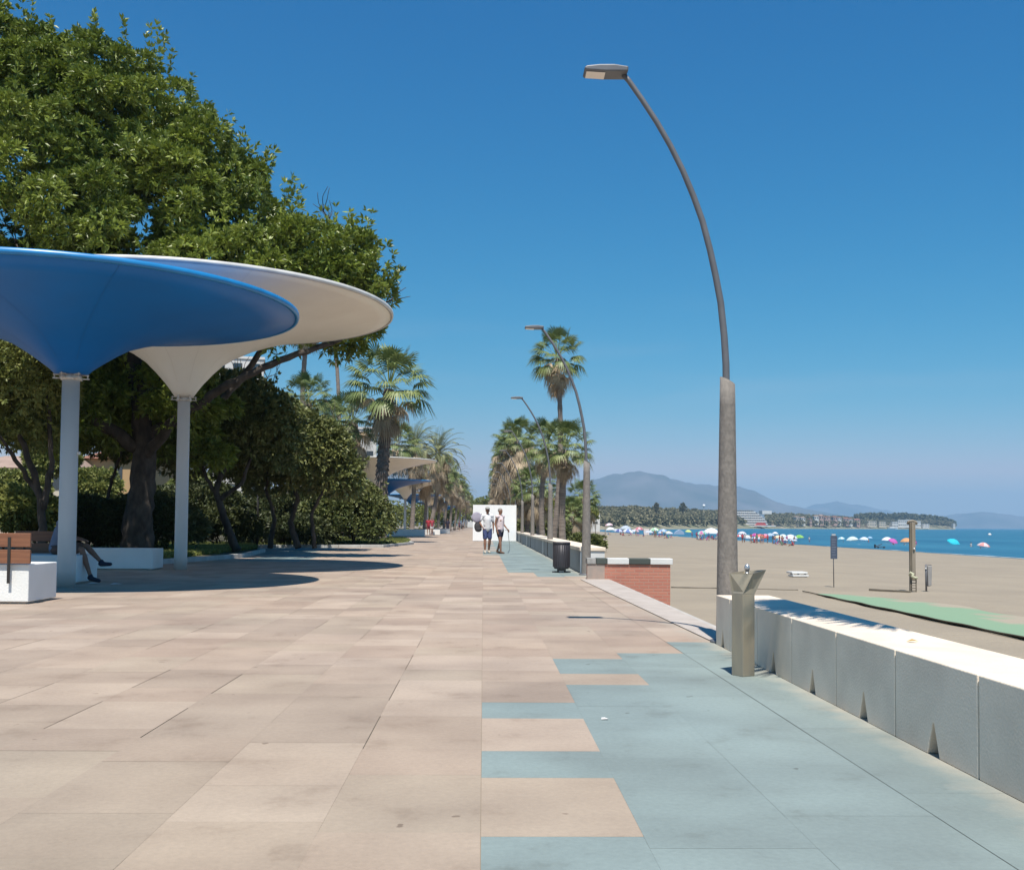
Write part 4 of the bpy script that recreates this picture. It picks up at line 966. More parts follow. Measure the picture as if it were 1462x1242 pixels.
white_c, pink_c, navy_c, blue_c = cloth('white cloth', (.78, .78, .80)), cloth('pale pink cloth', (.80, .66, .66)), cloth('navy cloth', (.022, .02, .045)), cloth('denim blue cloth', (.06, .085, .22))
pm = G(695.5, 789.6); pm.z = 0
man = person('man in white T-shirt, blue shorts and grey cap walking with bags at his side', (pm.x, pm.y, 0), R(12),
    dict(kl=(-.10, -.06, .49), al=(-.10, -.07, .085), tl=(-.12, -.23, .03), kr=(.09, -.02, .49), ar=(.08, .10, .09), tr=(.09, -.04, .03), el=(-.30, .02, 1.16), wl=(-.22, -.14, .98), er=(.235, .05, 1.12), wr=(.235, .02, .87)),
    skin_tan, (white_c, .62), (blue_c, .78), hair_grey, 1.05, hat=cloth('grey cap cloth', (.36, .36, .33)), shoes=cloth('pale shoes', (.55, .5, .42)))
pw = G(713.5, 790.2)
woman = person('woman in sleeveless pale pink top and dark navy shorts walking with a stick', (pw.x, pw.y, 0), R(48),
    dict(kl=(-.09, -.09, .49), al=(-.08, -.12, .085), tl=(-.09, -.28, .03), kr=(.08, .03, .49), ar=(.07, .18, .10), tr=(.08, .05, .03), el=(-.22, .05, 1.12), wl=(-.21, -.05, .86), er=(.22, .02, 1.12), wr=(.26, -.14, .93)),
    skin_tan, (pink_c, 0), (navy_c, .52), hair_grey, 1.03, female=True, shoes=cloth('brown sandals', (.16, .09, .06)))
# stick: from her hand to the ground
hw_ = woman.matrix_basis @ Vector((.27, -.17, .86)); gp_ = G(728, 784)
b = MB(); b.tube([(0, 0, 0), (hw_.x - gp_.x, hw_.y - gp_.y, hw_.z)], .012, 8); b.tube([(hw_.x - gp_.x, hw_.y - gp_.y, hw_.z), (hw_.x - gp_.x - .05, hw_.y - gp_.y, hw_.z + .05), (hw_.x - gp_.x - .11, hw_.y - gp_.y, hw_.z + .03)], .014, 8)
o = b.build('walking_stick', mat('pale grey metal stick', (.5, .5, .5), .4, metal=.4), loc=(gp_.x, gp_.y, 0)); tag(o, 'thin grey walking stick held by the woman in pink', 'walking stick')
# bags: a dark bag at his hip, a pale round rolled towel bag above it
hb = man.matrix_basis @ Vector((-.36, .02, 1.0))
root = empty('shoulder_bag', (hb.x, hb.y, hb.z - .2), R(20), 'dark soft bag hanging at the left side of the man in white', 'bag')
b = MB(); b.ell((0, 0, .2), (.16, .09, .2), 14); b.ell((.02, 0, .1), (.15, .10, .12), 14); fuse(b, 'bag_body', cloth('charcoal bag cloth', (.06, .055, .06)), root, .012)
b = MB(); b.tube([(-.06, 0, .38), (0, .01, .62), (.14, 0, .70), (.2, 0, .5), (.08, 0, .36)], .012, 6); b.build('strap', cloth('charcoal bag cloth', (.06, .055, .06)), root)
o = None; b = MB(); b.lathe([(.001, -.05), (.15, -.05), (.20, -.03), (.215, 0), (.20, .03), (.15, .05), (.001, .05)], 24)
for k in range(3): b.lathe([(.05 + .05 * k, -.056), (.06 + .05 * k, -.060), (.07 + .05 * k, -.056)], 20, closed=True)
o = b.build('round_bag', cloth('mauve straw', (.36, .33, .40)), loc=(hb.x - .05, hb.y - .02, hb.z + .36)); o.rotation_euler = (R(80), 0, R(15)); tag(o, 'round mauve grey beach bag carried behind the shoulder of the man in white', 'bag')

# seated man on the shaded bench, facing right
pc = Vector((p2.x - .54, p2.y + .22, 0))
SIT = dict(pelvis=(0, 0, .63), belly=(0, -.03, .77), chest=(0, -.10, .96), neck=(0, -.17, 1.12), head=(0, -.24, 1.27), sl=(-.175, -.12, 1.09), sr=(.175, -.12, 1.09),
           el=(-.21, -.2, .84), er=(.21, -.2, .84), wl=(-.12, -.42, .80), wr=(.12, -.42, .80), hl=(-.09, -.02, .61), hr=(.09, -.02, .61), kl=(-.12, -.50, .62), kr=(.10, -.50, .68), al=(-.13, -.68, .12), ar=(-.04, -.84, .38), tl=(-.15, -.84, .05), tr=(-.04, -1.0, .35), palm=(0, 0, -1))
person('man in grey blue shirt sitting cross legged on the shaded bench, half behind the column', pc, R(90), SIT, skin_tan, (cloth('grey blue shirt', (.22, .25, .33)), .6), (cloth('brown shorts', (.14, .08, .06)), .8), hair_dark, 1.0, shoes=cloth('dark navy trainers', (.03, .035, .06)), vox=.013)
# far walkers
def far(label, px, py, sk, top, bottom, rz=0, J=None, s=1.0, hair=None, vox=.02, female=False, group=None):
    p = G(px, py); return person(label, (p.x, p.y, 0), rz, J, sk, top, bottom, hair, s, vox, female)
WALK = dict(kl=(-.10, -.10, .49), al=(-.10, -.10, .09), tl=(-.12, -.26, .04), kr=(.09, .02, .49), ar=(.08, .2, .12), tr=(.09, .08, .05))
far('distant walker in a red shirt, left of a pair', 611.5, 764.5, skin_tan, (cloth('red cloth', (.42, .03, .05)), .6), (cloth('dark red cloth', (.16, .03, .04)), .6), 0, WALK)
far('distant walker in a red and white outfit, right of a pair', 616.5, 764, skin, (cloth('crimson cloth', (.40, .05, .08)), .5), (white_c, .5), .2, WALK, female=True)
far('distant walker dressed in black beyond the pair in red', 639, 761, skin_tan, (navy_c, .9), (navy_c, .95), 0, WALK, 1.02)
far('distant walker in dark clothes near the last canopies', 656, 757.5, skin, (cloth('plum cloth', (.12, .06, .09)), .6), (navy_c, .7), .5, WALK, .95)
far('distant walker in grey, farthest of those on the promenade', 661, 756.5, skin, (cloth('grey cloth', (.3, .3, .32)), .6), (navy_c, .7), .5, WALK, .95)

# ------------------------------------------------------------------ beach
import itertools
def umbrella_parts(c1_, c2_=None):
    """an eight panel parasol of unit 1 m radius"""
    c2_ = c2_ or c1_; ms = [cloth('parasol %s' % str(c1_), c1_), cloth('parasol %s' % str(c2_), c2_)]
    b = MB(); n = 16; prof = [(0.0, .0), (.35, -.08), (.7, -.28), (.93, -.52), (.95, -.62)]; vs = []; 
    for i, (r, z) in enumerate(prof):
        for k in range(n):
            a = 2 * math.pi * k / n; rr = r * (1 if k % 2 == 0 else .955); zz = z + (0 if k % 2 == 0 else .02) * (i > 0); vs.append((rr * math.cos(a), rr * math.sin(a), zz))
    fs = [(i*n+k, i*n+(k+1) % n, (i+1)*n+(k+1) % n, (i+1)*n+k) for i in range(len(prof)-1) for k in range(n)]
    b.add(vs, fs, 0, False)
    for i, f in enumerate(fs): b.m[i] = ((f[0] % n) // 2) % 2
    return b, ms
def parasol(label, px, py, wpx, color, color2=None, tilt=0, h=2.1, gy=None, group=None, taz=0):
    """py is the pixel row of the canopy's middle, gy the row where the pole meets the sand"""
    p = B(px, gy); s = 1.5 * wpx / F * p.y / 2 / .95
    root = empty('beach_umbrella', p, random.uniform(0, 1), label, 'beach umbrella', 'beach umbrellas near the water')
    hh = max(.8, (P(px, py, p.y).z - p.z) + .28 * s)
    b, ms = umbrella_parts(color, color2); o = b.build('canopy', ms, root, loc=(0, 0, hh), recalc=False); o.scale = (s, s, s); o.rotation_euler = (R(tilt) * math.cos(taz), R(tilt), 0)
    o.modifiers.new('t', 'SOLIDIFY').thickness = .012
    b = MB(); b.tube([(0, 0, 0), (0, 0, hh)], .022, 8); b.build('pole', mat('parasol pole', (.6, .6, .6), .4, metal=.3), root)
    return root
W = (.78, .80, .82); 
UMB = [
 ('pale pink umbrella, farthest left above a white one', 869, 748.5, 8, (.72, .5, .56), (.8, .78, .8), 762), ('white umbrella at the left end of the umbrella crowd', 871, 754.5, 9, W, None, 764),
 ('navy blue umbrella next to the leftmost white one', 884, 757, 9, (.10, .12, .33), (.5, .55, .7), 764), ('pale grey umbrella behind the navy blue one', 893, 752.5, 11, (.5, .56, .62), None, 761),
 ('blue and white umbrella left of the pinkish pair', 897, 757.5, 11, (.16, .24, .5), W, 764.5), ('dusty pink umbrella left of the white windbreak', 907, 757, 8, (.62, .34, .42), (.75, .6, .65), 764),
 ('red and pink umbrella just left of the white windbreak', 913, 754, 8, (.6, .16, .2), (.75, .5, .5), 763.5), ('light green umbrella right of the white windbreak', 934, 755.5, 10, (.35, .6, .36), (.7, .8, .68), 763.5),
 ('light blue umbrella right of the light green one', 947, 757, 9, (.25, .38, .62), (.5, .6, .72), 765), ('cream umbrella low beside a light blue one', 955, 759.5, 7, (.65, .62, .42), None, 765.5),
 ('yellow green umbrella standing alone left of the big white one', 983, 757.8, 6.5, (.62, .70, .25), None, 766), ('pink and mint umbrella touching the big white one', 1001.5, 760, 11, (.65, .22, .42), (.35, .65, .55), 768),
 ('big white umbrella left of the lamp post sleeve', 1015, 757.5, 17, (.82, .84, .84), None, 768), ('pale grey umbrella just right of the lamp post sleeve', 1060, 760.5, 9, (.62, .62, .68), None, 770),
 ('red and white umbrella low by the lamp post sleeve', 1055, 764.5, 7, (.6, .16, .16), W, 770), ('cream umbrella right of the pale grey one', 1067, 765.5, 8, (.72, .66, .58), None, 771),
 ('magenta umbrella behind the wide coral one', 1077.5, 763, 8, (.50, .06, .30), (.6, .2, .42), 772), ('wide coral red umbrella in the right hand crowd', 1084, 765.5, 14, (.68, .12, .11), (.75, .22, .2), 773),
 ('pink umbrella touching the right of the coral one', 1092, 763.5, 7, (.7, .3, .42), None, 772.5), ('pale blue umbrella right of the coral one', 1099, 763, 9, (.42, .54, .7), None, 772.5), ('white umbrella standing highest in the right hand crowd', 1107, 760.5, 6, (.75, .76, .8), None, 773),
 ('yellowish cream umbrella in the right hand crowd', 1111, 766, 9, (.75, .65, .45), None, 774), ('pale mint umbrella left of the wide white one', 1118, 764.5, 9, (.55, .68, .66), (.7, .76, .76), 774), ('wide bluish white umbrella beside the round green one', 1128, 766, 14, (.6, .68, .74), (.74, .78, .8), 775),
 ('round green umbrella at the right end of the crowd', 1140.5, 765.5, 9.5, (.18, .48, .10), (.3, .55, .15), 775), ('small turquoise white umbrella alone near the notice board', 1201, 768, 7, (.35, .62, .66), (.7, .8, .82), 777),
 ('flat mint white umbrella between two smaller ones', 1216, 768.5, 12, (.62, .74, .74), None, 777), ('flat bluish white umbrella next to the pink towel', 1234, 768.5, 9.5, (.66, .74, .84), None, 778), ('small light blue umbrella above the pink towel', 1242, 767, 5, (.35, .55, .75), None, 777),
 ('white umbrella overlapping the magenta one', 1267, 769, 11, (.84, .82, .84), None, 780), ('magenta tilted umbrella right of the white one', 1277.5, 772, 10, (.55, .12, .42), None, 781), ('orange umbrella half hidden by the wooden shower post', 1294, 770.5, 12, (.72, .36, .16), None, 781.5),
 ('bright turquoise tilted umbrella, alone on the right', 1365, 773.5, 14, (.02, .55, .68), None, 784.5), ('salmon pink umbrella at the far right beyond the turquoise one', 1405, 777, 12, (.70, .32, .30), (.75, .6, .6), 788), ('low salmon coloured umbrella left of the turquoise one', 1336, 779, 6, (.6, .3, .26), None, 783)]
for i, (lab, px, py, w_, c_, c2_, gy) in enumerate(UMB):
    parasol(lab, px, py, w_, c_, c2_, tilt=(22 if 'tilted' in lab else random.uniform(-6, 6)), gy=gy)

# people on the beach : three bodies built once, then copied
swim = [cloth('swim %d' % i, c) for i, c in enumerate([(.03, .03, .06), (.5, .06, .08), (.05, .18, .4), (.5, .5, .5), (.45, .12, .3), (.1, .3, .2)])]
PROTO = []
for J, fem in ((WALK, False), (None, True), (SIT, False)):
    PROTO.append((J, fem))
def beachperson(label, px, gy, kind, si, sk=skin_tan, tshirt=None, rz=0, s=1.0):
    p = B(px, gy); key = (kind,)
    if key not in BP:
        J, fem = PROTO[kind]; root = person('x', p, rz, J, sk, (swim[3], .5) if kind != 1 else None, (swim[si], .5), hair_dark, s, .028, fem)
        if kind == 2: pass
        BP[key] = root; root['label'] = label; root['category'] = 'person'; root['group'] = 'people on the beach'
        if kind == 2: root.location.z -= .5
        return root
    src = BP[key]; r_ = src.copy(); col.objects.link(r_); r_.location = p; r_.rotation_euler = (0, 0, rz); r_.scale = (s, s, s); r_['label'] = label
    if kind == 2: r_.location.z -= .42
    for ch in [o for o in bpy.data.objects if o.parent == src]:
        c = ch.copy(); col.objects.link(c); c.parent = r_
        nm = ch.name.split('.')[0]
        if nm == 'shorts': c.data = recol(ch.data, swim[si])
        if nm == 'shirt': c.data = recol(ch.data, tshirt or swim[(si + 1) % 6])
        if nm == 'body': c.data = recol(ch.data, sk)
    return r_
BP = {}; RC = {}
def recol(me, m):
    k = (me.name, m.name)
    if k not in RC: d = me.copy(); d.materials.clear(); d.materials.append(m); RC[k] = d
    return RC[k]
for k, (lab, px, gy, kind, si, sk_) in enumerate([
  ('beachgoer in red standing under the magenta and coral umbrellas', 1081, 775, 0, 1, skin_tan), ('beachgoer in dark swimwear standing right of the lamp post sleeve', 1072, 773, 0, 0, skin_tan), ('beachgoer in pink standing between coral and pale blue umbrellas', 1090, 775.5, 1, 4, skin),
  ('beachgoer in dark clothes below the pale blue umbrella', 1096, 775.5, 0, 0, skin_tan), ('beachgoer with bare legs below the highest white umbrella', 1106, 776, 1, 1, skin), ('beachgoer in black below the yellowish cream umbrella', 1113, 776.5, 0, 0, skin_tan),
  ('beachgoer in grey below the wide bluish white umbrella', 1123.5, 776.5, 0, 3, skin), ('beachgoer leaning at the right end under the wide bluish white umbrella', 1134, 776.5, 1, 0, skin_tan), ('beachgoer in dark swimwear alone between the crowd and the notice board', 1155.5, 776, 0, 2, skin_tan),
  ('beachgoer under the small turquoise white umbrella', 1202.5, 777.5, 2, 2, skin_tan), ('beachgoer sitting under the flat mint white umbrella', 1214, 777.5, 2, 0, skin_tan), ('beachgoer in a pale pink towel beside the flat bluish white umbrella', 1240, 779, 1, 4, skin),
  ('dark clad beachgoer sitting under the magenta tilted umbrella', 1274, 781.5, 2, 0, skin_tan), ('second dark clad beachgoer beneath the magenta tilted umbrella', 1277, 782, 2, 0, skin_tan), ('beachgoer in dark blue sitting under the orange umbrella', 1292, 782.5, 2, 2, skin_tan),
  ('pale beachgoer in white standing just right of the shower post', 1307.5, 783.5, 0, 3, skin), ('beachgoer in dark blue sitting left of the bright turquoise umbrella', 1352, 784.5, 2, 2, skin_tan), ('beachgoer standing left of the salmon pink umbrella', 1386.5, 787, 0, 2, skin), ('small beachgoer sitting left of the salmon pink umbrella', 1391, 787, 2, 1, skin),
  ('dark beachgoer under the salmon pink umbrella', 1401, 788.5, 2, 0, skin_tan), ('beachgoer bending between the green umbrella and the big white one', 988, 767.5, 0, 0, skin_tan), ('dark haired beachgoer left of the pink and mint umbrella', 994.5, 768, 0, 0, skin_tan),
  ('beachgoer in grey under the big white umbrella', 1012, 769, 2, 3, skin), ('dark beachgoer under the big white umbrella', 1017, 769, 2, 0, skin_tan), ('beachgoer in white right of the big white umbrella', 1024, 769, 0, 3, skin), ('beachgoer in red beside the white windbreak', 931, 765.5, 0, 1, skin_tan),
  ('beachgoer in white sitting below the light blue umbrella', 945, 766, 2, 3, skin), ('beachgoer in pale clothes below the light blue umbrella', 949, 766, 2, 5, skin), ('beachgoer in pink under the dusty pink umbrella', 908, 765, 0, 4, skin), ('dark beachgoer near the blue and white umbrella', 889, 765, 2, 0, skin_tan)]):
    beachperson(lab, px, gy, kind, si, sk_, rz=random.uniform(-2.5, 2.5), s=random.uniform(.9, 1.02))
# low pale parasols of the packed back row
random.seed(23)
for k in range(16):
    px = random.choice([random.uniform(868, 965), random.uniform(1052, 1136)]); gy = 748.6 + .0575 * (px - 690) + 3.2
    parasol('one of the low pale umbrellas packed in the back row of the umbrella crowd', px, gy - 6.5, random.uniform(4.5, 6.5), (.62, .64, .70), (.55, .60, .68), gy=gy)
# bathers packed under the umbrellas
random.seed(17)
for k in range(46):
    px = random.choice([random.uniform(866, 960), random.uniform(1050, 1138), random.uniform(995, 1024)]); gy = 748.6 + .0575 * (px - 690) + 4.4 + (px > 1040) * .6 + random.uniform(-1.2, .8)
    beachperson('one of the many small bathers packed among the crowded umbrellas', px, gy, random.choice([0, 1, 2, 2, 2]), random.randrange(6), random.choice([skin, skin_tan]), rz=random.uniform(-3, 3), s=random.uniform(.85, 1.05))
# windbreak, tent, lounger, cool box
p = B(923, 764); s = p.y / F; b = MB(); root = empty('windbreak', p, .1, 'square white windbreak cloth standing in the umbrella crowd', 'windbreak')
b.box(-4 * s, 4 * s, -.01, .01, .15, 9.5 * s); b.build('cloth', cloth('windbreak cloth', (.80, .72, .70)), root)
for sx in (-4.1, 0, 4.1): b = MB(); b.tube([(sx * s, .03, 0), (sx * s, .03, 10 * s)], .03, 6); b.build('pole', wood, root)
p = B(969, 764.5); s = p.y / F; b = MB(); b.prism([(-8.5 * s, 0), (8.5 * s, 0), (6.5 * s, 5 * s), (1 * s, 9 * s), (-5 * s, 5.5 * s)], -1, 1); o = b.build('beach_tent', cloth('tent cloth', (.36, .46, .60)), loc=p, bevel=.1); tag(o, 'wide low light blue beach tent between the umbrellas', 'tent')
p = B(1256, 783.5); s = p.y / F; root = empty('beach_lounger', p, 0, 'dark framed beach lounger on the sand left of the white umbrella', 'lounger')
b = MB(); b.box(-7 * s, 7.5 * s, -.3, .3, 2.6 * s, 3.4 * s); b.build('seat', cloth('dark mesh', (.08, .08, .09)), root)
b = MB(); b.box(-7.2 * s, -6.3 * s, -.3, .3, 0, 6.5 * s); b.box(-2.5 * s, -1.8 * s, -.3, .3, 0, 2.6 * s); b.box(6 * s, 6.6 * s, -.3, .3, 0, 2.6 * s); b.build('legs', cloth('dark mesh', (.08, .08, .09)), root)
b = MB(); b.prism([(-7 * s, 3.4 * s), (-6 * s, 3.4 * s), (3 * s, 6.5 * s), (2.4 * s, 7 * s)], -.28, .28); b.build('backrest', cloth('dark mesh', (.08, .08, .09)), root)
p = B(1226.5, 780); b = MB(); b.box(-.22, .22, -.16, .16, 0, .34); b.box(-.24, .24, -.18, .18, .35, .42); o = b.build('cool_box', white_paint, loc=p, bevel=.03); tag(o, 'small white cool box on the sand beside the pink towel', 'cool box')
# pair of white slabs
p = B(1141, 824); s = p.y / F; root = empty('low_platform', p, .05, 'low white slatted platform lying on the empty sand', 'platform')
for z0 in (1.0, 5.2): b = MB(); b.box(-11.5 * s, 11.5 * s, -.25 + z0 * .03, .35 + z0 * .05, z0 * s, (z0 + 2.6) * s); b.build('slat_panel', white_paint, root, bevel=.01)
b = MB()
for sx in (-10, 0, 10): b.box((sx - .5) * s, (sx + .5) * s, -.1, .2, -.02, 5.1 * s)
b.build('legs', conc, root)

# notice board on the sand
p = G(1190.5, 838.5, -.9); s = p.y / F; root = empty('notice_sign', p, R(8), 'tall dark blue notice sign on a thin post in the sand', 'sign')
b = MB(); b.tube([(0, 0, 0), (-.02, 0, 2.45 * s * 30)], .016, 8); b.build('post', lamp_metal, root)
sg = mat('sign blue', (.055, .08, .13), .5, (.10, .12, .17), scale=6, stretch=(1, 1, .6)); b = MB(); b.box(-5.4 * s, 4.9 * s, -.03, -.018, 41 * s, 74 * s); b.build('panel', sg, root, bevel=.004)
b = MB(); b.obox((-.02 * 1, -.03, 75.5 * s), (6 * s, .02, 2.6 * s)); b.build('top_plate', mat('sign top', (.5, .52, .55), .5), root)
b = MB()
for k in range(7): b.box(-3.8 * s, (3.2 - (k % 3)) * s, -.034, -.0305, (68 - k * 3.6) * s, (69 - k * 3.6) * s)
b.build('printed_lines', mat('faded print', (.20, .23, .30), .6), root)

# shower post
p = G(1303, 845, -.9); s = p.y / F; root = empty('beach_shower', p, R(-12), 'weathered wooden beach shower post with a rope wrapped ladder like foot', 'shower')
wpost = mat('weathered timber', (.36, .31, .245), .85, (.24, .205, .16), scale=3, stretch=(4, 4, .4), bump=.6); b = MB(); b.box(-4.2 * s, -1.0 * s, -.05, .05, 0, 100 * s); b.build('post_plank', mat('dark timber', (.20, .17, .13), .85, (.14, .12, .09)), root, bevel=.006)
b = MB(); b.box(-.85 * s, 3.9 * s, -.06, .06, 18 * s, 100.5 * s); b.build('post_plank', wpost, root, bevel=.006)
b = MB(); b.tube([(-6.5 * s, 0, 97.5 * s), (-5 * s, 0, 101 * s), (0, 0, 102.5 * s), (4 * s, 0, 101.5 * s), (6.5 * s, 0, 97.5 * s)], .04, 10); b.build('shower_arm', wpost, root)
b = MB(); b.ell((1.6 * s, -.09, 62 * s), .035, 10); b.tube([(1.6 * s, -.09, 62 * s), (1.6 * s, -.02, 62 * s)], .015, 8); b.build('push_valve', ch, root)
b = MB()
for sx in (-4.4, 3.3): b.box(sx * s, (sx + 1.3) * s, -.13, -.09, 0, 22 * s)
for k in range(6): b.box(-3.0 * s, 3.2 * s, -.125, -.095, (1.5 + 3.7 * k) * s, (2.8 + 3.7 * k) * s)
b.build('foot_ladder', mat('dark timber', (.20, .17, .13), .85), root)
b = MB(); b.tube([(-6 * s, -.15, 24 * s), (-4 * s, -.18, 28 * s), (-1 * s, -.18, 26 * s), (-2.5 * s, -.2, 23 * s), (1 * s, -.19, 21 * s), (5.5 * s, -.17, 20.5 * s)], [.02, .05, .055, .05, .045, .03], 8); b.build('rope', mat('pale rope', (.60, .60, .42), .9), root)
# litter bag holder
p = G(1322.5, 844, -.9); root = empty('bag_holder', p, R(10), 'dark metal post with a thin grey litter bag, right of the shower', 'litter holder')
b = MB(); b.tube([(0, 0, 0), (-.01, 0, 39 * s)], .03, 8); b.tube([(-.01, 0, 39 * s), (.19, 0, 38 * s)], .012, 6); b.build('post', lamp_metal, root)
b = MB(); b.prism([(.02, 37.5 * s), (.19, 37 * s), (.165, 8 * s), (.05, 7 * s)], -.05, .05); b.build('bag', mat('thin grey bag', (.36, .345, .33), .7, (.30, .29, .28), scale=5), root, bevel=.02)
b = MB(); b.ell((-.03, -.03, 33 * s), .028, 8); b.build('clip', white_paint, root)

# green mat walkway along the beach, its dark edging, and a hose line
gm = bpy.data.materials.new('faded green court'); t = nt(gm); n, l = t.nodes, t.links; bs = n['Principled BSDF']; bs.inputs['Roughness'].default_value = .95
tc = n.new('ShaderNodeTexCoord'); nz = n.new('ShaderNodeTexNoise'); nz.inputs['Scale'].default_value = .55; nz.inputs['Detail'].default_value = 7; l.new(tc.outputs['Object'], nz.inputs['Vector'])
sx_ = n.new('ShaderNodeSeparateXYZ'); l.new(tc.outputs['Object'], sx_.inputs[0]); mr = n.new('ShaderNodeMapRange'); mr.inputs['From Min'].default_value = 10.2; mr.inputs['From Max'].default_value = 12.2; l.new(sx_.outputs['X'], mr.inputs['Value'])
ad = n.new('ShaderNodeMath'); ad.operation = 'MULTIPLY_ADD'; ad.inputs[1].default_value = 2.3; l.new(nz.outputs['Fac'], ad.inputs[0]); l.new(mr.outputs[0], ad.inputs[2])
cr = n.new('ShaderNodeValToRGB'); cr.color_ramp.elements[0].position = .0; cr.color_ramp.elements[0].color = (.19, .30, .19, 1); cr.color_ramp.elements[1].position = 1.0; cr.color_ramp.elements[1].color = (.33, .28, .21, 1)
ee = cr.color_ramp.elements.new(.82); ee.color = (.20, .30, .19, 1)
mr2 = n.new('ShaderNodeMapRange'); mr2.inputs['From Min'].default_value = .6; mr2.inputs['From Max'].default_value = 2.0; l.new(ad.outputs[0], mr2.inputs['Value']); l.new(mr2.outputs[0], cr.inputs['Fac']); l.new(cr.outputs[0], bs.inputs['Base Color'])
b = MB(); ga = G(1168, 848, -.86); gb = G(1462, 911, -.86)
gx = (ga.x + gb.x) / 2; vs = []; nn_ = 40
for i in range(nn_ + 1):
    y = 8 + (ga.y - 8) * i / nn_; w_ = 2.3 * min(1, (ga.y + .3 - y) / 4) ** .6
    vs += [(gx, y, -.845), (gx + w_ + .15 * math.sin(y * 1.7), y, -.855)]
b.add(vs, [(2*i, 2*i+1, 2*i+3, 2*i+2) for i in range(nn_)])
o = b.build('green_walkway', gm); tag(o, kind='structure')
b = MB(); pts = [(gx - .03 + .02 * math.sin(y * 2.1), y, -.85 + .006 * math.sin(y * 3)) for y in np.linspace(8, ga.y + 1.2, 60)]; b.tube(pts, .018, 6)
o = b.build('walkway_edging', mat('dark rubber edging', (.09, .075, .05), .9)); tag(o, 'dark rubber edging strip along the near side of the green walkway', 'edging')
a_, c_ = G(958, 838, -.88), G(1140, 842, -.88); b = MB(); b.tube([a_.lerp(c_, k / 20) + Vector((0, .05 * math.sin(k), 0)) for k in range(21)], .025, 6)
o = b.build('beach_hose', mat('grey hose', (.24, .21, .17), .9)); tag(o, 'thin grey hose lying straight across the sand behind the brick wall', 'hose')
a_, c_ = G(1241, 842, -.88), G(1300, 845.5, -.88); b = MB(); b.obox((a_ + c_) / 2, ((c_ - a_).length, .06, .09), Matrix.Rotation(math.atan2((c_ - a_).y, (c_ - a_).x), 3, 'Z'))
o = b.build('shadow_bar', mat('dark timber', (.20, .17, .13), .85), bevel=.01); tag(o, 'dark bar on the sand standing in for the shadow at the shower foot', 'shadow')  # dark bar drawn in place of the shower's cast shadow
# low drift of darker damp sand behind the shower
for k, (px, py, lab) in enumerate([(858, 770, 'left upright of a thin goal frame on the sand beyond the second lamp'), (863, 768, 'x')]):
    if k: break
    pg = B(850, 772); root = empty('goal_frame', pg, 0, 'thin brown goal frame on the sand right of the second lamp post', 'goal'); s = pg.y / F
    b = MB(); b.tube([(0, 0, 0), (0, 0, 24 * s), (14 * s, 0, 24 * s), (14 * s, 0, 0)], .05, 6); b.build('frame', wpost, root)

# boat and swimmers far out
def SEA(px, py): return G(px, py, -2.2)
p = P(1274, 756.5, 1900); p.z = -2.2; s = p.y / F; root = empty('motor_boat', p, 0, 'white motor boat moored off the headland villas', 'boat')
b = MB(); vs = []
for x, w_, z0 in ((-7, 2.2, .1), (-3, 2.6, 0), (3, 2.5, 0), (6.5, 1.2, .4), (8, .1, 1.0)):
    vs += [(x * s, -w_, 1.9 * s + z0 * .6), (x * s, w_, 1.9 * s + z0 * .6), (x * s, w_ * .6, z0 - .2), (x * s, -w_ * .6, z0 - .2)]
fs = [(4*i+k, 4*i+(k+1) % 4, 4*i+4+(k+1) % 4, 4*i+4+k) for i in range(4) for k in range(4)] + [(0, 3, 2, 1), (16, 17, 18, 19)]
b.add(vs, fs); b.build('hull', white_paint, root); b = MB(); b.box(-4 * s, 2 * s, -1.4, 1.4, 1.9 * s, 3.4 * s); b.build('cabin', white_paint, root, bevel=.3)
p = P(1413, 764, 560); b = MB(); b.ell((0, 0, 0), (.9, .7, .75), 14); p = SEA(1413, 764); o = b.build('buoy', white_paint, loc=(p.x, p.y, -1.95)); tag(o, 'pale round buoy floating on the sea, right of the turquoise umbrella', 'buoy')

# ------------------------------------------------------------------ buildings
cream_w, white_w, ochre_w = mat('cream render', (.60, .53, .42), .9, (.54, .47, .37), scale=.5), mat('white render', (.72, .70, .67), .9, (.64, .62, .59), scale=.3), mat('ochre render', (.55, .36, .18), .9, (.48, .31, .16), scale=.5)
tile_r, tile_b = mat('terracotta roof', (.34, .15, .095), .9, (.26, .12, .08), scale=.8), mat('faded roof', (.42, .30, .24), .9, (.34, .24, .19), scale=.8)
glass = mat('window glass', (.035, .05, .065), .12, spec=.8)
def house(label, loc, w_, d_, h_, wm, rm=None, rz=0, rows=2, cols_=3, roofh=.0, cat='house', name='house'):
    root = empty(name, loc, rz, label, cat); b = MB(); b.box(-w_/2, w_/2, 0, d_, -2, h_); b.build('wall', wm, root)
    b = MB()
    if rm and roofh: b.add([(-w_/2-.4, -.4, h_), (w_/2+.4, -.4, h_), (w_/2+.4, d_+.4, h_), (-w_/2-.4, d_+.4, h_), (-w_/2+w_*.12, d_/2, h_+roofh), (w_/2-w_*.12, d_/2, h_+roofh)], [(0,1,5,4), (1,2,5), (2,3,4,5), (3,0,4), (0,3,2,1)])
    else: b.box(-w_/2 - .15, w_/2 + .15, -.15, d_ + .15, h_ + .003, h_ + .35)
    b.build('roof', rm or wm, root)
    fl = h_ / rows; cw = w_ / cols_
    for r_ in range(rows):
        for c in range(cols_):
            x = -w_/2 + cw * (c + .5); z = fl * r_ + fl * .35; b = MB(); b.box(x - cw * .26, x + cw * .26, -.06, -.004, z, z + fl * .42); b.build('window', glass, root)
    return root
def PXh(px, pyb, pyt, wpx, Y): a = P(px, pyb, Y); return (a.x, Y, a.z), wpx * Y / F, (P(px, pyt, Y).z - a.z)
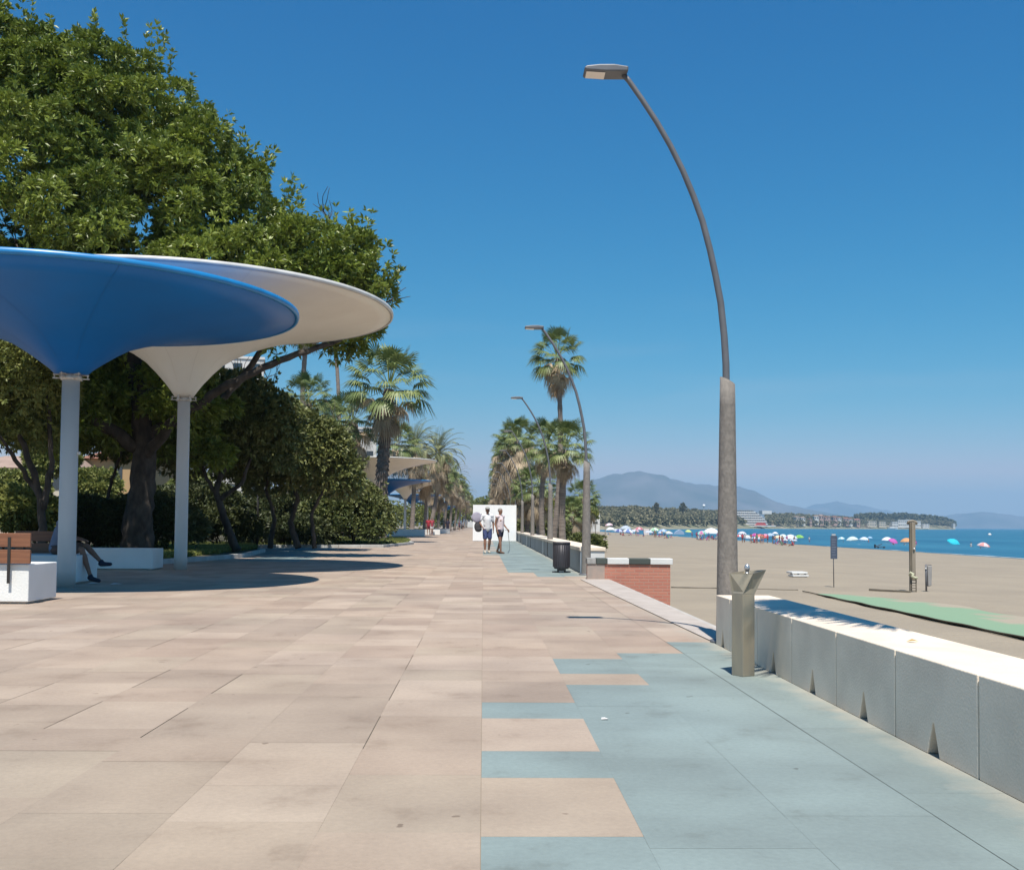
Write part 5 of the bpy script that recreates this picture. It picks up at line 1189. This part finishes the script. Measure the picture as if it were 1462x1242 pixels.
# left, seen through the trees
l_, w_, h_ = PXh(20, 760, 668, 150, 80); house('pale cream house wall showing low between the trunks at the left edge', l_, w_, 10, h_, cream_w, tile_b, 0, 2, 4, 1.2)
l_, w_, h_ = PXh(165, 762, 655, 90, 85); house('ochre house glimpsed between the two canopy columns', l_, w_, 10, h_, ochre_w, tile_r, 0, 2, 3, 1.2)
l_, w_, h_ = PXh(290, 764, 690, 120, 95); house('low white house glimpsed right of the farther canopy column', l_, w_, 10, h_, white_w, None, 0, 1, 5)
l_, w_, h_ = PXh(430, 764, 705, 150, 100); house('low cream building behind the crooked stems', l_, w_, 10, h_, cream_w, None, 0, 1, 6)
l_, w_, h_ = PXh(335, 760, 512, 72, 150); house('tall white apartment tower rising behind the dark trees', l_, w_, 14, h_, white_w, None, .2, 9, 3, cat='building', name='apartment_tower')
l_, w_, h_ = PXh(480, 764, 612, 110, 170); house('wide white apartment block behind the short palms', l_, w_, 14, h_, white_w, None, .1, 6, 6, cat='building', name='apartment_block')
# right, behind the palms
l_, w_, h_ = PXh(783, 752, 716, 66, 420); house('low white block half hidden behind the right hand palms', l_, w_, 14, h_, white_w, tile_r, 0, 2, 7, 1.5, cat='building', name='apartment_block')
l_, w_, h_ = PXh(850, 750, 729, 13, 330); house('small white kiosk building right beside the second lamp post', l_, w_, 5, h_, white_w, None, 0, 3, 1, cat='building', name='kiosk')
l_, w_, h_ = PXh(672, 748, 738, 10, 380); house('tiny white building where the promenade ends', l_, w_, 5, h_, white_w, None, 0, 1, 2, cat='building', name='kiosk')
# beach hotel across the bay
Yh = 1530; s = Yh / F; gz = P(1075, 751.5, Yh).z; root = empty('beach_hotel', (P(1076, 751, Yh).x, Yh, gz), 0, 'big white terraced hotel across the bay beside the lamp post sleeve', 'hotel')
for k in range(7):
    L0, L1 = -24 * s, [20, 19.5, 18, 15.5, 12.5, 8.5, 3.5][k] * s; z0 = k * 3.35 * s
    b = MB(); b.box(L0, L1, k * 1.5, 30, z0, z0 + 3.1 * s); b.box(L0 - .3, L1 + 1.2 * s, k * 1.5 - 2, k * 1.5 - .1, z0, z0 + 1.1 * s); b.box(L0, L1 + .3 * s, k * 1.5 - 1.9, 30, z0 + 3.12 * s, z0 + 3.33 * s); b.build('storey', mat('hotel white', (.74, .73, .71), .8), root)
    b = MB(); x = L0 + 1.2 * s
    while x < L1 - 2 * s: b.box(x, x + 1.5 * s, k * 1.5 - .05, k * 1.5 - .012, z0 + 1.1 * s, z0 + 2.6 * s); x += 3.1 * s
    if b.v: b.build('window_row', glass, root)
b = MB(); b.prism([(-3 * s, 0), (16 * s, 0), (12 * s, 5.5 * s), (3 * s, 5.5 * s)], -16, -8); b.build('red_awning', mat('red awning', (.50, .07, .06), .7), root)
b = MB(); b.box(-24 * s, 26 * s, -22, -17, 0, 1.6 * s); b.build('terrace_wall', white_w, root)
b = MB(); b.box(28 * s, 42 * s, 40, 60, 18 * s, 23 * s)
b.v = [(x - 5 * s, y, z + .5 * s) for x, y, z in b.v]; b.build('upper_block', white_w, root)
random.seed(5)
HH = [(1139, 750, 738, 5), (1147, 749, 739, 6), (1158, 751, 741, 3), (1166, 748, 737, 6), (1173, 749, 736, 6), (1180, 748, 738, 5), (1184, 746, 737, 3), (1193, 749, 738, 6), (1199, 748, 739, 5), (1208, 749, 740, 7), (1215, 750, 741, 5), (1224, 751, 742, 8), (1102, 749, 745, 4)]
nm_ = ['pale house with a red roof at the left end of the coastal village', 'white gabled village house beside the leftmost red roofed one', 'small bright white tower like house low in the village', 'pinkish village house on the slope', 'rose coloured village house with dark windows', 'broad red roofed village house in the middle', 'slim white village house in the middle', 'pink village house right of the slim white one', 'pale village house with a faded roof', 'wide pale village house near its right end', 'small cream village house near the right end', 'wide cream village house at the right end, before the headland', 'tiny white house right of the terraced hotel']
pinkw = mat('rose render', (.50, .34, .29), .9, (.44, .3, .26), scale=.2)
for (px, yb, yt, w_), lab in zip(HH, nm_):
    Y = landline(px)[0] + 60; l_, ww, hh = PXh(px, yb, yt, w_, Y); house(lab, l_, ww, 10, hh, random.choice([white_w, pinkw, cream_w, pinkw]), random.choice([tile_r, tile_b]), random.uniform(-.3, .3), 2, 2, ww * .22)
VV_ = [(1278, 753, 745, 9, 'white villa at the left of the headland group, low by the shore'), (1288, 752, 742.5, 11, 'arched white villa in the middle of the headland group'), (1299, 752, 742, 12, 'largest white villa of the headland group beside the shower post'), (1311, 752.5, 744, 8, 'white villa at the right of the shower post top'), (1322, 753, 748, 9, 'low pale villa right of the headland group'), (1362.5, 753, 747.5, 3, 'small pale tower at the tip of the headland'), (1245, 751, 744, 14, 'cream terrace of houses left of the headland villas'), (1260, 751.5, 745, 10, 'cream house just left of the headland villas')]
for px, yb, yt, w_, lab in VV_:
    Y = min(2440, landline(min(px, 1363))[0]) + 30; l_, ww, hh = PXh(px, yb, yt, w_, Y); house(lab, l_, ww, 12, hh, cream_w if 'cream' in lab else white_w, None, random.uniform(-.2, .2), 2, 4, cat='villa', name='villa')
# white ball on a mast over the woods
p = P(1005, 722, 1150); root = empty('radar_dome', (p.x, p.y, P(1005, 738, 1150).z), 0, 'tiny white ball shaped dome above the far woods left of the lamp sleeve', 'dome'); h0 = p.z - root.location.z
b = MB(); b.ell((0, 0, h0), 1.7, 16); b.build('dome', mat('dome white', (.85, .85, .85), .4), root); b = MB(); b.tube([(0, 0, -3), (0, 0, h0 - 1.4)], .12, 8); b.build('mast', conc, root)

# wooded shore across the bay
VV, QQ, TT = [], [], []; kk = 0
def woods(px0, px1, n_, hfrac0, hfrac1, size, skip=()):
    global kk
    PP, DD = [], []
    for _ in range(n_):
        px = random.uniform(px0, px1)
        if any(a < px < c for a, c in skip): continue
        Y, ty = landline(px); d = random.uniform(50, 330); Yc = Y + d; by = 751.5; k = ((d - 50) / 280) ** .7
        py = by - 2 - (by - ty - 2.5) * (hfrac0 + (hfrac1 - hfrac0) * k) ; c = P(px, py, Yc); r = size * Yc / F * random.uniform(.6, 1.3)
        m_ = 16; v = rng.normal(size=(m_, 3)); v /= np.linalg.norm(v, axis=1, keepdims=True); v[:, 2] = np.abs(v[:, 2]) * .9 - .15
        PP.append(np.array(c) + v * r); DD.append(v * .7 + np.array([0, 0, .4]))
    V, Q, T = leaves(np.concatenate(PP), np.concatenate(DD), 5, size * 1.1, .32); VV.append(V); QQ.append(Q + kk); TT.append(T); kk += len(V)
woods(705, 1062, 1100, .12, 1.0, 3.0); woods(1096, 1232, 620, .15, 1.0, 3.0); woods(1225, 1362, 420, .35, 1.0, 2.6)
# taller headland wood
def headwood():
    global kk
    PP, DD = [], []
    for _ in range(700):
        px = random.uniform(1222, 1362); Y = landline(px)[0] + random.uniform(160, 360); top = np.interp(px, [1222, 1235, 1290, 1330, 1352, 1362], [735.5, 733.5, 733.5, 736.5, 740, 744]); py = random.uniform(top + 2, 749); c = P(px, py, Y); r = 4.5
        v = rng.normal(size=(16, 3)); v /= np.linalg.norm(v, axis=1, keepdims=True); PP.append(np.array(c) + v * r); DD.append(v * .7 + np.array([0, 0, .4]))
    V, Q, T = leaves(np.concatenate(PP), np.concatenate(DD), 5, 4.2, .32); VV.append(V); QQ.append(Q + kk); TT.append(T * .35); kk += len(V)
headwood()
leaf_far = mat('far woods leaf', (.09, .10, .055), .8, (.30, .265, .165), attr=True, spec=.1)
o = npmesh('wooded_shore', np.concatenate(VV), np.concatenate(QQ), leaf_far, tone=np.concatenate(TT)); tag(o, 'woods covering the far shore and the headland across the bay', 'woods', kind='stuff')
# two cypresses and lone tall trees above the woods
for px, yt, lab in [(937, 718, 'single dark spiky tree above the far woods, left of two'), (975, 718, 'dark spreading tree above the far woods, left of the white dome')]:
    Y = landline(px)[0] + 150; c = P(px, 733, Y); h0 = P(px, yt, Y).z - c.z; root = empty('conifer', c, 0, lab, 'tree'); b = MB(); b.tube([(0, 0, -3), (0, 0, h0 * .8)], [.5, .2], 6); b.build('trunk', bark, root)
    crown('crown', [((0, 0, h0 * .45), ((1.4 if px < 950 else 3.5), 1.4, h0 * .5))], 40, 10, .8, 6, 1.2, .3, leaf_far, root)

# haze
b = MB(); b.box(-2500, 16500, -60, 16500, -45, 560)
hz = bpy.data.materials.new('haze'); t = nt(hz); n, l = t.nodes, t.links; n.remove(n['Principled BSDF']); pv = n.new('ShaderNodeVolumePrincipled')
pv.inputs['Color'].default_value = (.40, .60, .79, 1); pv.inputs['Density'].default_value = 1.1e-4; pv.inputs['Anisotropy'].default_value = 0.0
l.new(pv.outputs[0], n['Material Output'].inputs['Volume'])
o = b.build('haze', hz); tag(o, kind='stuff'); o['label'] = 'thin blue haze over the bay'; o['category'] = 'haze'
